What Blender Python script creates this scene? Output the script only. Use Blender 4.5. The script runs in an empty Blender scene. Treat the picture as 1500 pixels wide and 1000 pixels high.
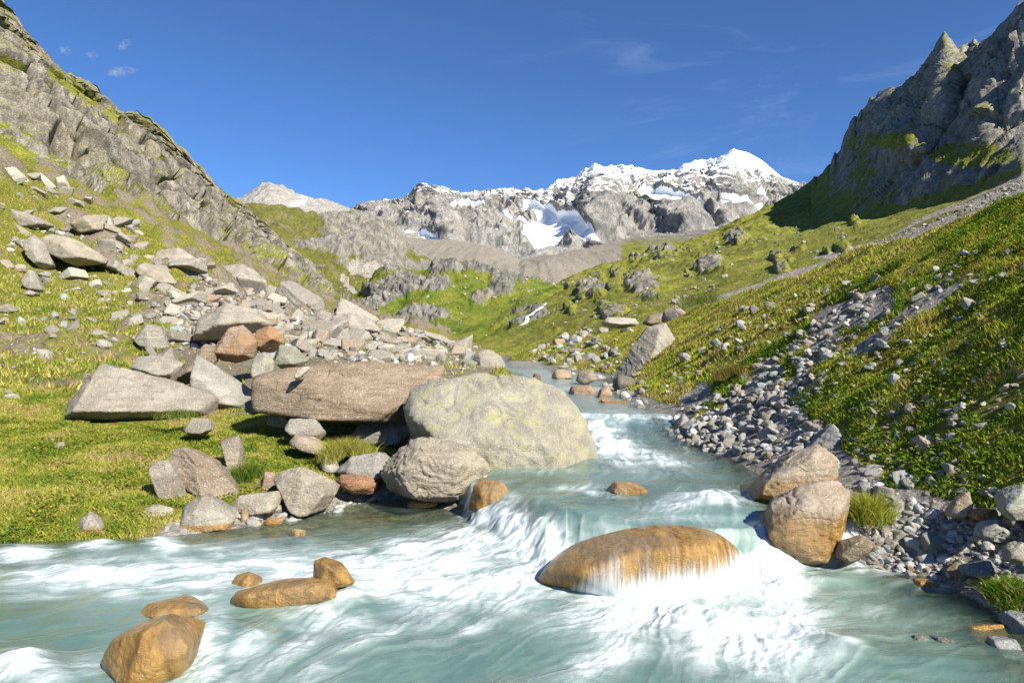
import bpy, bmesh, math, random
import numpy as np
from mathutils import Vector

# ------------------------------------------------------------------ basics
F, CX, HY, CZ = 1000.0, 750.0, 520.0, 2.2        # focal length in photo pixels, horizon row, camera height
RNG = np.random.RandomState(7)
random.seed(7)
SC = bpy.context.scene
COL = SC.collection

def P(px, py, D):
    return np.array([(px - CX) / F * D, D, CZ + (HY - py) / F * D])

def proj(Q):
    Q = np.asarray(Q)
    d = np.maximum(Q[..., 1], 1e-3)
    return CX + Q[..., 0] / d * F, HY - (Q[..., 2] - CZ) / d * F

def sstep(a, b, x):
    t = np.clip((x - a) / (b - a), 0, 1)
    return t * t * (3 - 2 * t)

# ------------------------------------------------------------------ noise
_perm = np.random.RandomState(3).permutation(256).astype(np.int32)
_perm = np.concatenate([_perm, _perm, _perm])
_g = np.random.RandomState(5).normal(size=(256, 3)); _g /= np.linalg.norm(_g, axis=1)[:, None]
_g = _g.astype(np.float32)

def pn(p):
    p = np.asarray(p, np.float32)
    sh = p.shape[:-1]
    p = p.reshape(-1, 3)
    i = np.floor(p).astype(np.int32); f = p - i
    i &= 255
    u = f * f * f * (f * (f * 6 - 15) + 10)
    out = None
    vals = []
    for dx in (0, 1):
        a = _perm[(i[:, 0] + dx) & 255]
        for dy in (0, 1):
            b = _perm[a + ((i[:, 1] + dy) & 255)]
            for dz in (0, 1):
                c = _perm[b + ((i[:, 2] + dz) & 255)]
                g = _g[c]
                vals.append(g[:, 0] * (f[:, 0] - dx) + g[:, 1] * (f[:, 1] - dy) + g[:, 2] * (f[:, 2] - dz))
    x = u[:, 0]; y = u[:, 1]; z = u[:, 2]
    l = lambda a, b, t: a + (b - a) * t
    r = l(l(l(vals[0], vals[1], z), l(vals[2], vals[3], z), y), l(l(vals[4], vals[5], z), l(vals[6], vals[7], z), y), x)
    return (r * 1.5).reshape(sh)

def fbm(p, o=4, gain=.5, lac=2.03):
    p = np.asarray(p, np.float32); s = 0; a = 1.; t = 0
    for k in range(o):
        s = s + a * pn(p + 17.3 * k); t += a; a *= gain; p = p * lac
    return s / t

def ridged(p, o=5, gain=.5, lac=2.05):
    p = np.asarray(p, np.float32); s = 0; a = 1.; t = 0
    for k in range(o):
        s = s + a * (1 - 2 * np.abs(pn(p + 11.7 * k))); t += a; a *= gain; p = p * lac
    return s / t

def inpoly(px, py, poly):
    r = np.zeros(px.shape, bool)
    n = len(poly)
    for k in range(n):
        x0, y0 = poly[k]; x1, y1 = poly[(k + 1) % n]
        if y0 == y1: continue
        c = ((y0 > py) != (y1 > py)) & (px < (x1 - x0) * (py - y0) / (y1 - y0) + x0)
        r ^= c
    return r

def polydist(px, py, pts):
    d = np.full(px.shape, 1e9)
    for (x0, y0), (x1, y1) in zip(pts[:-1], pts[1:]):
        vx, vy = x1 - x0, y1 - y0
        t = np.clip(((px - x0) * vx + (py - y0) * vy) / (vx * vx + vy * vy + 1e-9), 0, 1)
        d = np.minimum(d, np.hypot(px - x0 - t * vx, py - y0 - t * vy))
    return d

# ------------------------------------------------------------------ mesh building
def raw_mesh(name, V, loops, starts, totals, attrs=None, smooth=True):
    me = bpy.data.meshes.new(name)
    V = np.ascontiguousarray(V, np.float32)
    me.vertices.add(len(V)); me.vertices.foreach_set('co', V.ravel())
    me.loops.add(len(loops)); me.loops.foreach_set('vertex_index', np.ascontiguousarray(loops, np.int32))
    me.polygons.add(len(starts))
    me.polygons.foreach_set('loop_start', np.ascontiguousarray(starts, np.int32))
    me.update(calc_edges=True)
    me.polygons.foreach_set('use_smooth', np.full(len(starts), smooth))
    for k, a in (attrs or {}).items():
        a = np.ascontiguousarray(a, np.float32)
        if a.ndim == 1:
            at = me.attributes.new(k, 'FLOAT', 'POINT'); at.data.foreach_set('value', a)
        else:
            at = me.attributes.new(k, 'FLOAT_VECTOR', 'POINT'); at.data.foreach_set('vector', a.ravel())
    me.validate()
    return me

def poly_mesh(name, V, Fc, attrs=None, smooth=True):
    Fc = np.asarray(Fc, np.int32); n = Fc.shape[1]
    return raw_mesh(name, V, Fc.ravel(), np.arange(len(Fc)) * n, None, attrs, smooth)

def link(name, me, mat=None, parent=None, loc=None):
    o = bpy.data.objects.new(name, me); COL.objects.link(o)
    if mat is not None and len(me.materials) == 0: me.materials.append(mat)
    if parent is not None: o.parent = parent
    if loc is not None: o.location = loc
    return o

def tag(o, label=None, cat=None, group=None, kind=None):
    if label: o['label'] = label
    if cat: o['category'] = cat
    if group: o['group'] = group
    if kind: o['kind'] = kind
    return o

def grid_faces(nr, nc, keep=None):
    i = np.arange(nr * nc).reshape(nr, nc)
    q = np.stack([i[:-1, :-1], i[:-1, 1:], i[1:, 1:], i[1:, :-1]], -1)
    if keep is not None:
        kk = keep[:-1, :-1] | keep[:-1, 1:] | keep[1:, 1:] | keep[1:, :-1]
        q = q[kk]
    return q.reshape(-1, 4)

def grid_normals(Q):
    a = np.gradient(Q, axis=1); b = np.gradient(Q, axis=0)
    n = np.cross(a, b); n /= np.linalg.norm(n, axis=-1, keepdims=True) + 1e-12
    return n

def loft(curves, cols, rows):
    """curves: guide lines of (column, row, distance), front to back; rows: mesh rows per span"""
    cols = np.asarray(cols, float)
    A = []
    for c in curves:
        c = sorted(c); x = [k[0] for k in c]
        A.append(np.stack([np.interp(cols, x, [k[1] for k in c]), np.interp(cols, x, [k[2] for k in c])], -1))
    R = []
    Z = [np.stack([(cols - CX) / F * a[:, 1], a[:, 1], CZ + (HY - a[:, 0]) / F * a[:, 1]], -1) for a in A]
    for k in range(len(Z) - 1):
        t = np.linspace(0, 1, rows[k], endpoint=(k == len(Z) - 2))
        for s in t:
            R.append(Z[k] * (1 - s) + Z[k + 1] * s)
    return np.array(R)

def facing(Q, k, up=.12):
    nr = grid_normals(Q); nr *= np.sign(-nr[..., 1].mean())
    v = Q - np.array([0, 0, CZ]); v /= np.linalg.norm(v, axis=-1, keepdims=True)
    d = nr * (1 - k)[..., None] - v * k[..., None] + np.array([0, 0, up])
    return d / np.linalg.norm(d, axis=-1, keepdims=True)

def skyk(Q, r0, r1, lo=.35, hi=.92):
    i = np.arange(Q.shape[0])[:, None] * np.ones((1, Q.shape[1]))
    return lo + (hi - lo) * sstep(r0, r1, i)

def smooth_rows(Q, n=4, fixed=()):
    for _ in range(n):
        Q[1:-1] = .25 * Q[:-2] + .5 * Q[1:-1] + .25 * Q[2:]
    return Q

# ------------------------------------------------------------------ node helper
class NB:
    def __init__(s, name, world=False):
        if world:
            s.m = bpy.data.worlds.new(name); s.m.use_nodes = True
        else:
            s.m = bpy.data.materials.new(name); s.m.use_nodes = True
        s.t = s.m.node_tree; s.t.nodes.clear()
    def n(s, typ, ins=None, **kw):
        x = s.t.nodes.new(typ)
        for k, v in kw.items(): setattr(x, k, v)
        for k, v in (ins or {}).items(): s.put(x, k, v)
        return x
    def put(s, x, k, v):
        i = x.inputs[k]
        if hasattr(v, 'is_output'): s.t.links.new(v, i)
        elif isinstance(v, bpy.types.Node): s.t.links.new(v.outputs[0], i)
        elif isinstance(v, (tuple, list)) and len(v) == 3 and i.type == 'RGBA': i.default_value = (*v, 1)
        else: i.default_value = v
    def math(s, op, a, b=0., c=None, clamp=False):
        x = s.n('ShaderNodeMath', operation=op, use_clamp=clamp); s.put(x, 0, a); s.put(x, 1, b)
        if c is not None: s.put(x, 2, c)
        return x.outputs[0]
    def mix(s, f, a, b, blend='MIX'):
        x = s.n('ShaderNodeMix', data_type='RGBA', blend_type=blend, clamp_factor=True)
        s.put(x, 0, f); s.put(x, 6, a); s.put(x, 7, b)
        return x.outputs[2]
    def noise(s, v, scale, detail=5, rough=.55, dist=0.):
        x = s.n('ShaderNodeTexNoise', {'Vector': v, 'Scale': scale, 'Detail': detail, 'Roughness': rough, 'Distortion': dist})
        return x.outputs['Fac']
    def ramp(s, f, stops):
        x = s.n('ShaderNodeValToRGB', {0: f}); e = x.color_ramp.elements
        while len(e) < len(stops): e.new(.5)
        for k, (p, c) in zip(e, stops):
            k.position = p; k.color = (*c, 1) if len(c) == 3 else c
        return x.outputs[0]
    def rng(s, v, a, b, c=0., d=1., smooth=True):
        x = s.n('ShaderNodeMapRange', {'Value': v, 'From Min': a, 'From Max': b, 'To Min': c, 'To Max': d})
        if smooth: x.interpolation_type = 'SMOOTHSTEP'
        return x.outputs[0]
    def attr(s, name):
        return s.n('ShaderNodeAttribute', attribute_name=name).outputs['Fac']
    def attrc(s, name):
        return s.n('ShaderNodeAttribute', attribute_name=name).outputs['Color']
    def pos(s): return s.n('ShaderNodeNewGeometry').outputs['Position']
    def obj(s): return s.n('ShaderNodeTexCoord').outputs['Object']
    def mapp(s, v, scale=(1, 1, 1), rot=(0, 0, 0), loc=(0, 0, 0)):
        return s.n('ShaderNodeMapping', {'Vector': v, 'Scale': scale, 'Rotation': rot, 'Location': loc}).outputs[0]
    def bump(s, h, strength=.5, dist=.1, normal=None):
        x = s.n('ShaderNodeBump', {'Height': h, 'Strength': strength, 'Distance': dist})
        if normal is not None: s.put(x, 'Normal', normal)
        return x.outputs[0]
    def out(s, sh):
        o = s.n('ShaderNodeOutputMaterial'); s.t.links.new(sh, o.inputs[0]); return s.m
    def bsdf(s, col, rough=.8, spec=.3, normal=None, **kw):
        x = s.n('ShaderNodeBsdfPrincipled', {'Base Color': col, 'Roughness': rough, 'Specular IOR Level': spec})
        if normal is not None: s.put(x, 'Normal', normal)
        for k, v in kw.items(): s.put(x, k, v)
        return x.outputs[0]

def terrain_mat(name, rock, grass, scree, sc=.1, bump=1., bdist=1., streak=(1, 1, 1), rot=(0, 0, 0), gn=.6, dark=.5, snz=.8):
    b = NB(name); p = b.pos()
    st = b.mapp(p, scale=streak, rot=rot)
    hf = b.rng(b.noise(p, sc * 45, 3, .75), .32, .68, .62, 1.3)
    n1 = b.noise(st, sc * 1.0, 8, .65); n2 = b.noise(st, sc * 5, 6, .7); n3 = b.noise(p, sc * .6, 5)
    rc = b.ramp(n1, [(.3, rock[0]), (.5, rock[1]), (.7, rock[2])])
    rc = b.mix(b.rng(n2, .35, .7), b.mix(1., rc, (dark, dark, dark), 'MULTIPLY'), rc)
    rc = b.mix(b.rng(n3, .5, .75, 0, .55), rc, (.25, .22, .13))
    gA = b.noise(p, sc * 1.2, 6, .7); gB = b.noise(p, sc * 9, 5, .7)
    gc = b.ramp(gA, [(.3, grass[0]), (.5, grass[1]), (.68, grass[2])])
    gc = b.mix(b.rng(gB, .3, .7), b.mix(1., gc, (.55, .6, .5), 'MULTIPLY'), gc)
    gc = b.mix(b.rng(b.noise(p, sc * 4, 4, .6), .54, .70, 0, .5), gc, (.17, .13, .045))
    sA = b.noise(p, sc * 22, 4, .7)
    scc = b.mix(b.rng(sA, .3, .7), scree[0], scree[1])
    fn = b.math('ADD', b.attr('m_grass'), b.math('MULTIPLY', b.math('SUBTRACT', b.noise(p, sc * 6, 7, .7), .5), gn))
    fg = b.rng(fn, .42, .58)
    c = b.mix(fg, rc, gc)
    sn = b.math('ADD', b.attr('m_scree'), b.math('MULTIPLY', b.math('SUBTRACT', b.noise(p, sc * 8, 6, .7), .5), gn * .8))
    c = b.mix(b.rng(sn, .45, .55), c, scc)
    sw = b.math('ADD', b.attr('m_snow'), b.math('MULTIPLY', b.math('SUBTRACT', b.noise(st, sc * 3, 9, .66), .5), snz))
    fs = b.rng(sw, .46, .54)
    c = b.mix(fs, c, (.82, .84, .86))
    c = b.mix(b.math('SUBTRACT', 1., b.math('MULTIPLY', fs, .9)), c, b.n('ShaderNodeVectorMath', {0: c, 'Scale': hf}, operation='SCALE').outputs[0])
    h = b.math('ADD', b.math('MULTIPLY', n1, .6), b.math('MULTIPLY', n2, .35))
    h = b.math('ADD', h, b.math('MULTIPLY', gB, .16))
    h = b.math('MULTIPLY', h, b.rng(fs, 0, 1, 1., .25))
    return b.out(b.bsdf(c, .9, .15, b.bump(h, bump, bdist)))

GRASS = ((.125, .15, .025), (.215, .22, .036), (.29, .262, .058))
GRASSG = ((.085, .13, .016), (.15, .185, .022), (.22, .21, .035))

# ------------------------------------------------------------------ near ground: cross-sections of the valley (x, z) by distance y
SEC = {
 -30: [(-150, 25), (-60, 6), (-20, 1.5), (-8, .5), (-5, -.4), (3, -.4), (5, .4), (10.5, 6.4), (13, 6.3), (18, 5.60), (60, 3.5)],
 0: [(-150, 25), (-60, 6), (-15, 1), (-10, .4), (-8, -.4), (2.5, -.4), (4, .2), (10.5, 6.3), (13, 6.2), (18, 5.50), (60, 3.5)],
 5: [(-150, 25), (-60, 5), (-14, .8), (-9.6, .3), (-8.4, -.3), (3, -.35), (3.8, -.12), (4.6, .25), (10.5, 5.7), (13, 5.6), (18, 5.0), (60, 3.5)],
 6.7: [(-150, 25), (-60, 5), (-14, .8), (-9.6, .3), (-8.4, -.25), (-5, -.35), (3.3, -.35), (4.2, 0), (5, .42), (10.5, 5.5), (13, 5.4), (18, 4.70), (60, 3.5)],
 7.7: [(-150, 25), (-60, 5), (-14, .8), (-8, .25), (-7.2, .0), (-6, -.12), (-3, -.3), (-.5, -.3), (.3, -.1), (2.6, .05), (3.4, .2), (4.3, .48), (5, .8), (10.5, 5.50), (13, 5.40), (18, 4.20), (60, 3.5)],
 8.15: [(-150, 25), (-60, 5), (-14, .8), (-7.5, .26), (-6.5, .06), (-4.4, -.04), (-3.5, -.15), (-1.5, -.28), (-.4, -.15), (.2, .1), (2.7, .12), (3.5, .35), (5, .85), (10.5, 5.30), (13, 5.20), (18, 4.00), (60, 3.5)],
 8.6: [(-150, 25), (-60, 5), (-14, .9), (-6, .3), (-4.4, .22), (-3.8, .05), (-3, -.12), (-1.5, -.25), (-.4, -.1), (0, .1), (2.8, .15), (3.6, .45), (5, .9), (10.5, 5.42), (13, 5.33), (18, 4.12), (60, 3.5)],
 10: [(-150, 25), (-60, 5.5), (-14, 1), (-6, .36), (-3.5, .28), (-2.7, .1), (-2.2, -.08), (-1.5, -.1), (-.9, .05), (0, .15), (3, .15), (3.7, .45), (4.6, .9), (10.5, 5.25), (13, 5.15), (18, 3.95), (60, 3.5)],
 11.5: [(-150, 25), (-60, 6), (-14, 1.1), (-6, .48), (-3, .42), (-1.9, .25), (-1.2, .1), (0, .15), (3.2, .2), (4, .6), (10.5, 5.21), (13, 5.11), (18, 3.91), (60, 3.5)],
 13.5: [(-150, 26), (-60, 7), (-14, 1.2), (-9, .7), (-6, .62), (-3.5, .75), (-2, .6), (-.5, .3), (.5, .25), (2.9, .3), (3.5, .55), (4.2, .9), (10.5, 5.10), (13, 5.00), (18, 3.80), (60, 3.5)],
 17: [(-150, 28), (-60, 10), (-14, 1.6), (-10, 1.15), (-6, 1.2), (-3.5, 1.3), (-1, 1.1), (.5, .75), (1.3, .6), (2.8, .62), (3.4, .9), (4.4, 1.3), (10.5, 5.00), (13, 4.90), (18, 3.70), (60, 3.5)],
 22: [(-150, 34), (-60, 15), (-17, 2.1), (-13, 1.8), (-10, 2.0), (-6, 2.1), (-2, 1.6), (.5, 1.2), (1.5, .75), (2.8, .75), (3.8, 1.15), (10.5, 4.90), (13, 4.80), (18, 3.60), (60, 3.5)],
 30: [(-150, 46), (-60, 25), (-24, 4.0), (-13.5, 3.7), (-8, 2.7), (-3, 2.0), (-.3, 1.5), (.8, .85), (3, .85), (4.4, 1.0), (6, 1.9), (10.5, 4.70), (13, 4.60), (18, 3.40), (60, 3.5)],
 38: [(-150, 60), (-60, 32), (-28, 6), (-17, 5), (-12, 3.6), (-4, 2.2), (-1.6, 1.5), (-.8, 1.0), (1.8, 1.05), (3.4, 1.5), (5, 1.9), (10.5, 4.40), (13, 4.30), (18, 3.10), (60, 3.5)],
 50: [(-150, 72), (-60, 34), (-37, 10.3), (-25, 7.5), (-15, 4.0), (-5, 2.6), (-3, 1.4), (-1, 1.4), (0, 2), (4, 2.6), (10.5, 4.3), (18, 3.6), (60, 3.5)],
 70: [(-150, 75), (-90, 45), (-50, 19), (-31, 12), (-21, 6), (-10, 3.4), (-3, 2.2), (-1, 2.2), (4, 3.3), (9, 4.4), (20, 4.2), (60, 4)],
 100: [(-150, 75), (-120, 60), (-72, 33), (-45, 18), (-30, 8.5), (-15, 5), (-3, 3.2), (0, 3.2), (8, 4.4), (20, 4), (60, 4)],
 150: [(-150, 72), (-100, 48), (-64, 27), (-42, 12.5), (-22, 7), (-3, 4.2), (0, 4.2), (10, 4.2), (40, 4), (60, 4)],
}
def vari(segs):
    r = []
    for a, b, n in segs: r += list(np.linspace(a, b, n, endpoint=False))
    r.append(segs[-1][1]); return np.array(r)
GX = vari([(-150, -60, 30), (-60, -25, 70), (-25, -9, 110), (-9, 9, 330), (9, 20, 100), (20, 60, 20)])
GY = vari([(-30, 0, 20), (0, 4, 14), (4, 13, 190), (13, 30, 150), (30, 60, 100), (60, 150, 90)])
_ys = sorted(SEC)
_prof = np.array([np.interp(GX, [k[0] for k in SEC[y]], [k[1] for k in SEC[y]]) for y in _ys])
GZ0 = np.stack([np.interp(GY, _ys, _prof[:, k]) for k in range(len(GX))], 1)
for _ in range(2):
    GZ0[:, 1:-1] = .25 * GZ0[:, :-2] + .5 * GZ0[:, 1:-1] + .25 * GZ0[:, 2:]
gx, gy = np.meshgrid(GX, GY)
gp = np.stack([gx, gy, np.zeros_like(gx)], -1)

# water level by place -------------------------------------------------
LIPX = [570, 600, 640, 690, 720, 760, 800, 850, 950, 1050, 1110, 1140, 1180, 1300]
LIPF = [90, 11.6, 11.0, 8.6, 8.0, 7.4, 6.9, 6.9, 6.7, 6.7, 6.6, 6.6, 6.9, 7.1]
LIPL = [95, 12.2, 12.1, 10.1, 9.8, 9.3, 8.55, 7.75, 7.3, 7.2, 7.35, 7.45, 7.6, 7.8]
WY = [0, 7, 9, 12.8, 14, 15.6, 18, 23, 24.5, 38, 50, 60]
WZ = [.36, .37, .41, .48, .60, .84, .90, .98, 1.06, 1.28, 1.75, 2.0]
def water_z(x, y):
    px = CX + x / np.maximum(y, .5) * F
    f = np.interp(px, LIPX, LIPF); l = np.interp(px, LIPX, LIPL)
    wv = .28 * pn(np.stack([x * 1.7, x * 0 + 3.3, x * 0 + 1.1], -1)) + .16 * pn(np.stack([x * 4.1, x * 0 + 7.3, x * 0], -1))
    t = sstep(0, 1, (y + wv * (px < 830) - f) / (l - f))
    hi = np.interp(y, WY, WZ)
    z = hi * t
    z = np.where(y < 5.5, 0, z)
    return z

gpx, _ = proj(np.stack([gx, gy, GZ0], -1))
GPY0 = HY - (GZ0 - CZ) / np.maximum(gy, .5) * F
WZG = water_z(gx, gy)
dry = sstep(-.05, .5, GZ0 - WZG)
rough = dry * np.clip(.25 + gy / 40, .3, 1.6)
nz = fbm(gp * .9, 4) * .16 * rough + fbm(gp * .25 + 9, 3) * .45 * rough * sstep(8, 30, gy)
right = sstep(3.2, 5.5, gx) * sstep(60, 30, gy)
# gullies and hummocks run down the right bank
nz += right * (ridged(np.stack([gx * .18, gy * .55 + .25 * gx, gx * 0], -1) + 4, 5) * .5 * sstep(4, 7, gx))
loc_ = sstep(.05, .3, fbm(gp * np.array([.16, .16, .1]) + 90, 4)) * sstep(-8, -14, gx) * sstep(18, 30, gy)
nz += loc_ * (.3 + ridged(np.stack([gx * .35 - gy * .2, gy * .35 + gx * .2, gx * 0], -1), 5) * .8) * np.clip(gy / 40, .5, 1.8)
left_slope = sstep(-8, -16, gx) * sstep(16, 26, gy)
nz += left_slope * ridged(gp * .16 + 3, 5) * .9 * np.clip(gy / 50, .4, 2)
GZ = GZ0 + nz
GND = np.stack([gx, gy, GZ], -1)

def bil(A, x, y):
    x = np.asarray(x, float); y = np.asarray(y, float)
    i = np.clip(np.searchsorted(GX, x) - 1, 0, len(GX) - 2); j = np.clip(np.searchsorted(GY, y) - 1, 0, len(GY) - 2)
    u = np.clip((x - GX[i]) / (GX[i + 1] - GX[i]), 0, 1); v = np.clip((y - GY[j]) / (GY[j + 1] - GY[j]), 0, 1)
    return (A[j, i] * (1 - u) + A[j, i + 1] * u) * (1 - v) + (A[j + 1, i] * (1 - u) + A[j + 1, i + 1] * u) * v
def gz(x, y): return bil(GZ, x, y)

# masks on the ground
ppx, ppy = proj(GND)
front = gy > 3
jx = fbm(gp * .8 + 31, 4) * 30; jy = fbm(gp * .8 + 57, 4) * 22
qx, qy = ppx + jx, ppy + jy
m_grass = np.clip(.62 + .5 * fbm(gp * .45 + 2, 4), 0, 1)
m_grass = m_grass - loc_ * .4
talus = [(240, 560), (300, 400), (330, 385), (420, 430), (480, 455), (560, 480), (700, 508), (740, 560), (600, 640), (380, 615), (300, 600)]
tal = inpoly(qx, qy, talus) & front & (gx < 1.0)
m_grass = np.where(tal, m_grass * .45 + .06, m_grass)
# gravel on the right
gul = np.zeros(gx.shape)
for pts, w in (([(1290, 440), (1215, 470), (1180, 560), (1110, 610), (1090, 660)], 17), ([(1060, 640), (1150, 640), (1230, 700), (1260, 740)], 40),
               ([(1230, 800), (1320, 770), (1420, 790), (1500, 840)], 52), ([(1130, 545), (1080, 600)], 18), ([(1400, 420), (1330, 455), (1250, 520)], 11), ([(960, 640), (1010, 600), (1030, 575)], 16)):
    gul = np.maximum(gul, sstep(w * 1.4, w * .5, polydist(qx, qy, pts)) * front * (gx > 2.5))
m_scree = gul.copy()
m_grass = np.where(gul > .3, m_grass * (1 - gul), m_grass)
bankgreen = (gx > 3.6) & (gul < .3) & (gy < 60) & (gy > 2)
m_grass = np.where(bankgreen, np.clip(m_grass + .16 + .42 * fbm(np.stack([gx * .5, gy * 1.1 + .4 * gx, gx * 0], -1) + 70, 4), 0, 1), m_grass)
shore = sstep(.22, .05, GZ - WZG) * np.where((gx < -4.3) & (gy < 9), .0, 1.)
m_grass = m_grass * (1 - shore); m_scree = np.maximum(m_scree, shore * .9)
meadow = (gx < -1.2) & (gy > 8.0) & (gy < 15) & (GZ - WZG > .1)
m_grass = np.where(meadow, np.clip(m_grass + .28, 0, 1), m_grass)
GMASK = m_grass

gm = NB('ground'); p = gm.pos()
a1 = gm.noise(p, .7, 7, .65); a2 = gm.noise(p, 6., 6, .7); a3 = gm.noise(p, 30., 4, .7)
gc = gm.ramp(a1, [(.32, (.13, .14, .02)), (.5, (.2, .195, .03)), (.66, (.25, .21, .055))])
gc = gm.mix(gm.rng(a2, .35, .68), gm.mix(1., gc, (.5, .52, .42), 'MULTIPLY'), gc)
soil = gm.mix(gm.rng(a2, .3, .7), (.10, .075, .045), (.24, .21, .16))
pebv = gm.n('ShaderNodeTexVoronoi', {'Vector': p, 'Scale': 9.}); peb2 = gm.n('ShaderNodeTexVoronoi', {'Vector': p, 'Scale': 26.})
peb = gm.mix(.5, gm.n('ShaderNodeSeparateColor', {0: pebv.outputs['Color']}).outputs[0], gm.n('ShaderNodeSeparateColor', {0: peb2.outputs['Color']}).outputs[0])
pc = gm.ramp(peb, [(.1, (.10, .10, .09)), (.5, (.22, .21, .19)), (.9, (.36, .34, .31))])
pc = gm.mix(gm.rng(a1, .5, .7, 0, .6), pc, (.22, .16, .09))
fg = gm.rng(gm.math('ADD', gm.attr('m_grass'), gm.math('MULTIPLY', gm.math('SUBTRACT', a2, .5), .8)), .38, .56)
c = gm.mix(fg, soil, gc)
c = gm.mix(gm.rng(gm.math('ADD', gm.attr('m_scree'), gm.math('MULTIPLY', gm.math('SUBTRACT', a2, .5), .6)), .35, .55), c, pc)
c = gm.mix(gm.attr('m_bed'), c, gm.mix(gm.rng(a2, .3, .7), (.13, .10, .05), (.33, .26, .15)))
hh = gm.math('ADD', gm.math('MULTIPLY', a2, .5), gm.math('ADD', gm.math('MULTIPLY', a3, .25), gm.math('MULTIPLY', pebv.outputs['Distance'], -.25)))
M_GROUND = gm.out(gm.bsdf(c, .9, .2, gm.bump(hh, .9, .1)))
m_bed = sstep(.02, -.06, GZ - WZG)
g_me = poly_mesh('ground', GND.reshape(-1, 3), grid_faces(*gx.shape), {'m_grass': m_grass.ravel(), 'm_scree': m_scree.ravel(), 'm_bed': m_bed.ravel()})
tag(link('ground', g_me, M_GROUND), kind='structure')

# ------------------------------------------------------------------ far terrain sheets
SHEETS = []
def norm_noise(Q, vec, fr, o=5, kind='r'):
    return (ridged if kind == 'r' else fbm)(Q * np.array(fr, np.float32), o)

def rotm(ax, ay, az):
    from mathutils import Euler
    return np.array(Euler((ax, ay, az)).to_matrix())

def terrain(name, Q, mat, masks, label=None):
    me = poly_mesh(name, Q.reshape(-1, 3), grid_faces(*Q.shape[:2]), {k: v.ravel() for k, v in masks.items()})
    o = link(name, me, mat); tag(o, label, kind='structure')
    SHEETS.append(Q)
    return o

def jag(c, amp, step, seed, lo=-1e9, hi=1e9):
    rs = np.random.RandomState(seed); c = sorted(c); x = [k[0] for k in c]
    r = list(c)
    for a in np.arange(max(x[0], lo), min(x[-1], hi), step):
        a += rs.uniform(-.4, .4) * step
        r.append((a, np.interp(a, x, [k[1] for k in c]) + amp * (rs.rand() ** 2 * 1.6 - .6), np.interp(a, x, [k[2] for k in c])))
    return r

# --- cliff on the left
cols = np.concatenate([np.linspace(-900, -40, 90, endpoint=False), np.linspace(-40, 530, 520)])
Lc = [
 [(-900, 330, 40), (-300, 300, 60), (0, 255, 76), (100, 297, 78), (200, 342, 92), (300, 392, 112), (400, 437, 138), (470, 474, 160), (530, 490, 190)],
 [(-900, 250, 46), (-300, 250, 70), (0, 225, 90), (100, 268, 95), (200, 312, 112), (300, 364, 135), (400, 420, 165), (470, 460, 190), (530, 480, 215)],
 [(-900, 0, 70), (-300, 50, 100), (0, 110, 122), (100, 190, 130), (200, 235, 150), (300, 318, 175), (400, 388, 195), (470, 455, 203), (530, 480, 225)],
 [(-900, -300, 100), (-300, -150, 140), (-30, -40, 158), (0, -6, 160), (15, 22, 161), (30, 38, 162), (55, 70, 165), (72, 93, 168), (100, 106, 172), (130, 118, 175), (165, 152, 182), (180, 163, 186), (200, 160, 190), (240, 188, 198), (290, 240, 208), (330, 282, 218), (352, 292, 224), (380, 322, 228), (420, 372, 230), (475, 452, 213), (530, 481, 230)],
 [(-900, -100, 160), (0, 120, 240), (200, 250, 260), (330, 340, 270), (420, 400, 270), (530, 500, 260)]]
Lc[3] = jag(Lc[3], -5, 6, 6, -40, 420)
Q = smooth_rows(loft(Lc, cols, [30, 190, 190, 40]), 6)
nr = grid_normals(Q); nr *= np.sign(-nr[..., 1].mean())
pxc, pyc = proj(Q)
u = Q @ rotm(math.radians(27), math.radians(-12), 0)           # dipping slabs
cleft = 0
for pts_, w_ in (([(210, 190), (226, 240), (246, 290), (262, 318)], 5), ([(222, 200), (240, 262)], 3), ([(8, 140), (16, 192)], 5), ([(44, 160), (52, 190), (46, 206)], 4), ([(104, 130), (130, 150), (128, 172)], 6), ([(150, 200), (165, 235)], 3),
                 ([(288, 250), (312, 330), (330, 380)], 4), ([(330, 330), (350, 385)], 4), ([(70, 150), (100, 260)], 3), ([(180, 200), (200, 280)], 3), ([(60, 240), (110, 280)], 4), ([(250, 230), (300, 340)], 3), ([(360, 340), (400, 410)], 3)):
    d_ = polydist(pxc + 7 * fbm(Q * .12, 4), pyc + 5 * fbm(Q * .12 + 9, 3), pts_)
    cleft = cleft + 5.5 * np.exp(-(d_ / w_) ** 2)
hgt = np.linspace(0, 1, Q.shape[0])[:, None]
st = ridged(u * np.array([.07, .15, .014], np.float32), 6, .56) * 4.2
big = fbm(Q * .028 + 5, 4) * 4.5
crk = -np.clip(1 - np.abs(pn(u * np.array([.04, .11, .010], np.float32) + 31)) / .09, 0, 1) * 4.5 - np.clip(1 - np.abs(pn(u * np.array([.07, .07, .10], np.float32) + 71)) / .07, 0, 1) * 2.0
saw = u[..., 1] * .085 + fbm(u * np.array([.03, .03, .009], np.float32) + 3, 3) * 1.7
st = st + ((saw - np.floor(saw)) ** 1.6 * 5.2 + crk * 1.5)
fine = ridged(u * np.array([.3, .7, .07], np.float32) + 8, 4) * .8
damp = np.ones(Q.shape[0])[:, None]; damp[:20] = np.linspace(.0, .7, 20)[:, None]; damp[360:411] *= np.linspace(1, .25, 51)[:, None]; damp[411:] *= .25
fd = facing(Q, skyk(Q, 230, 400), .05)
Q2 = Q + fd * ((st + big + fine - cleft) * damp)[..., None]
n2 = grid_normals(Q2); n2 *= np.sign(n2[..., 2:3])
px_, py_ = proj(Q2)
slope = n2[..., 2]
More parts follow.
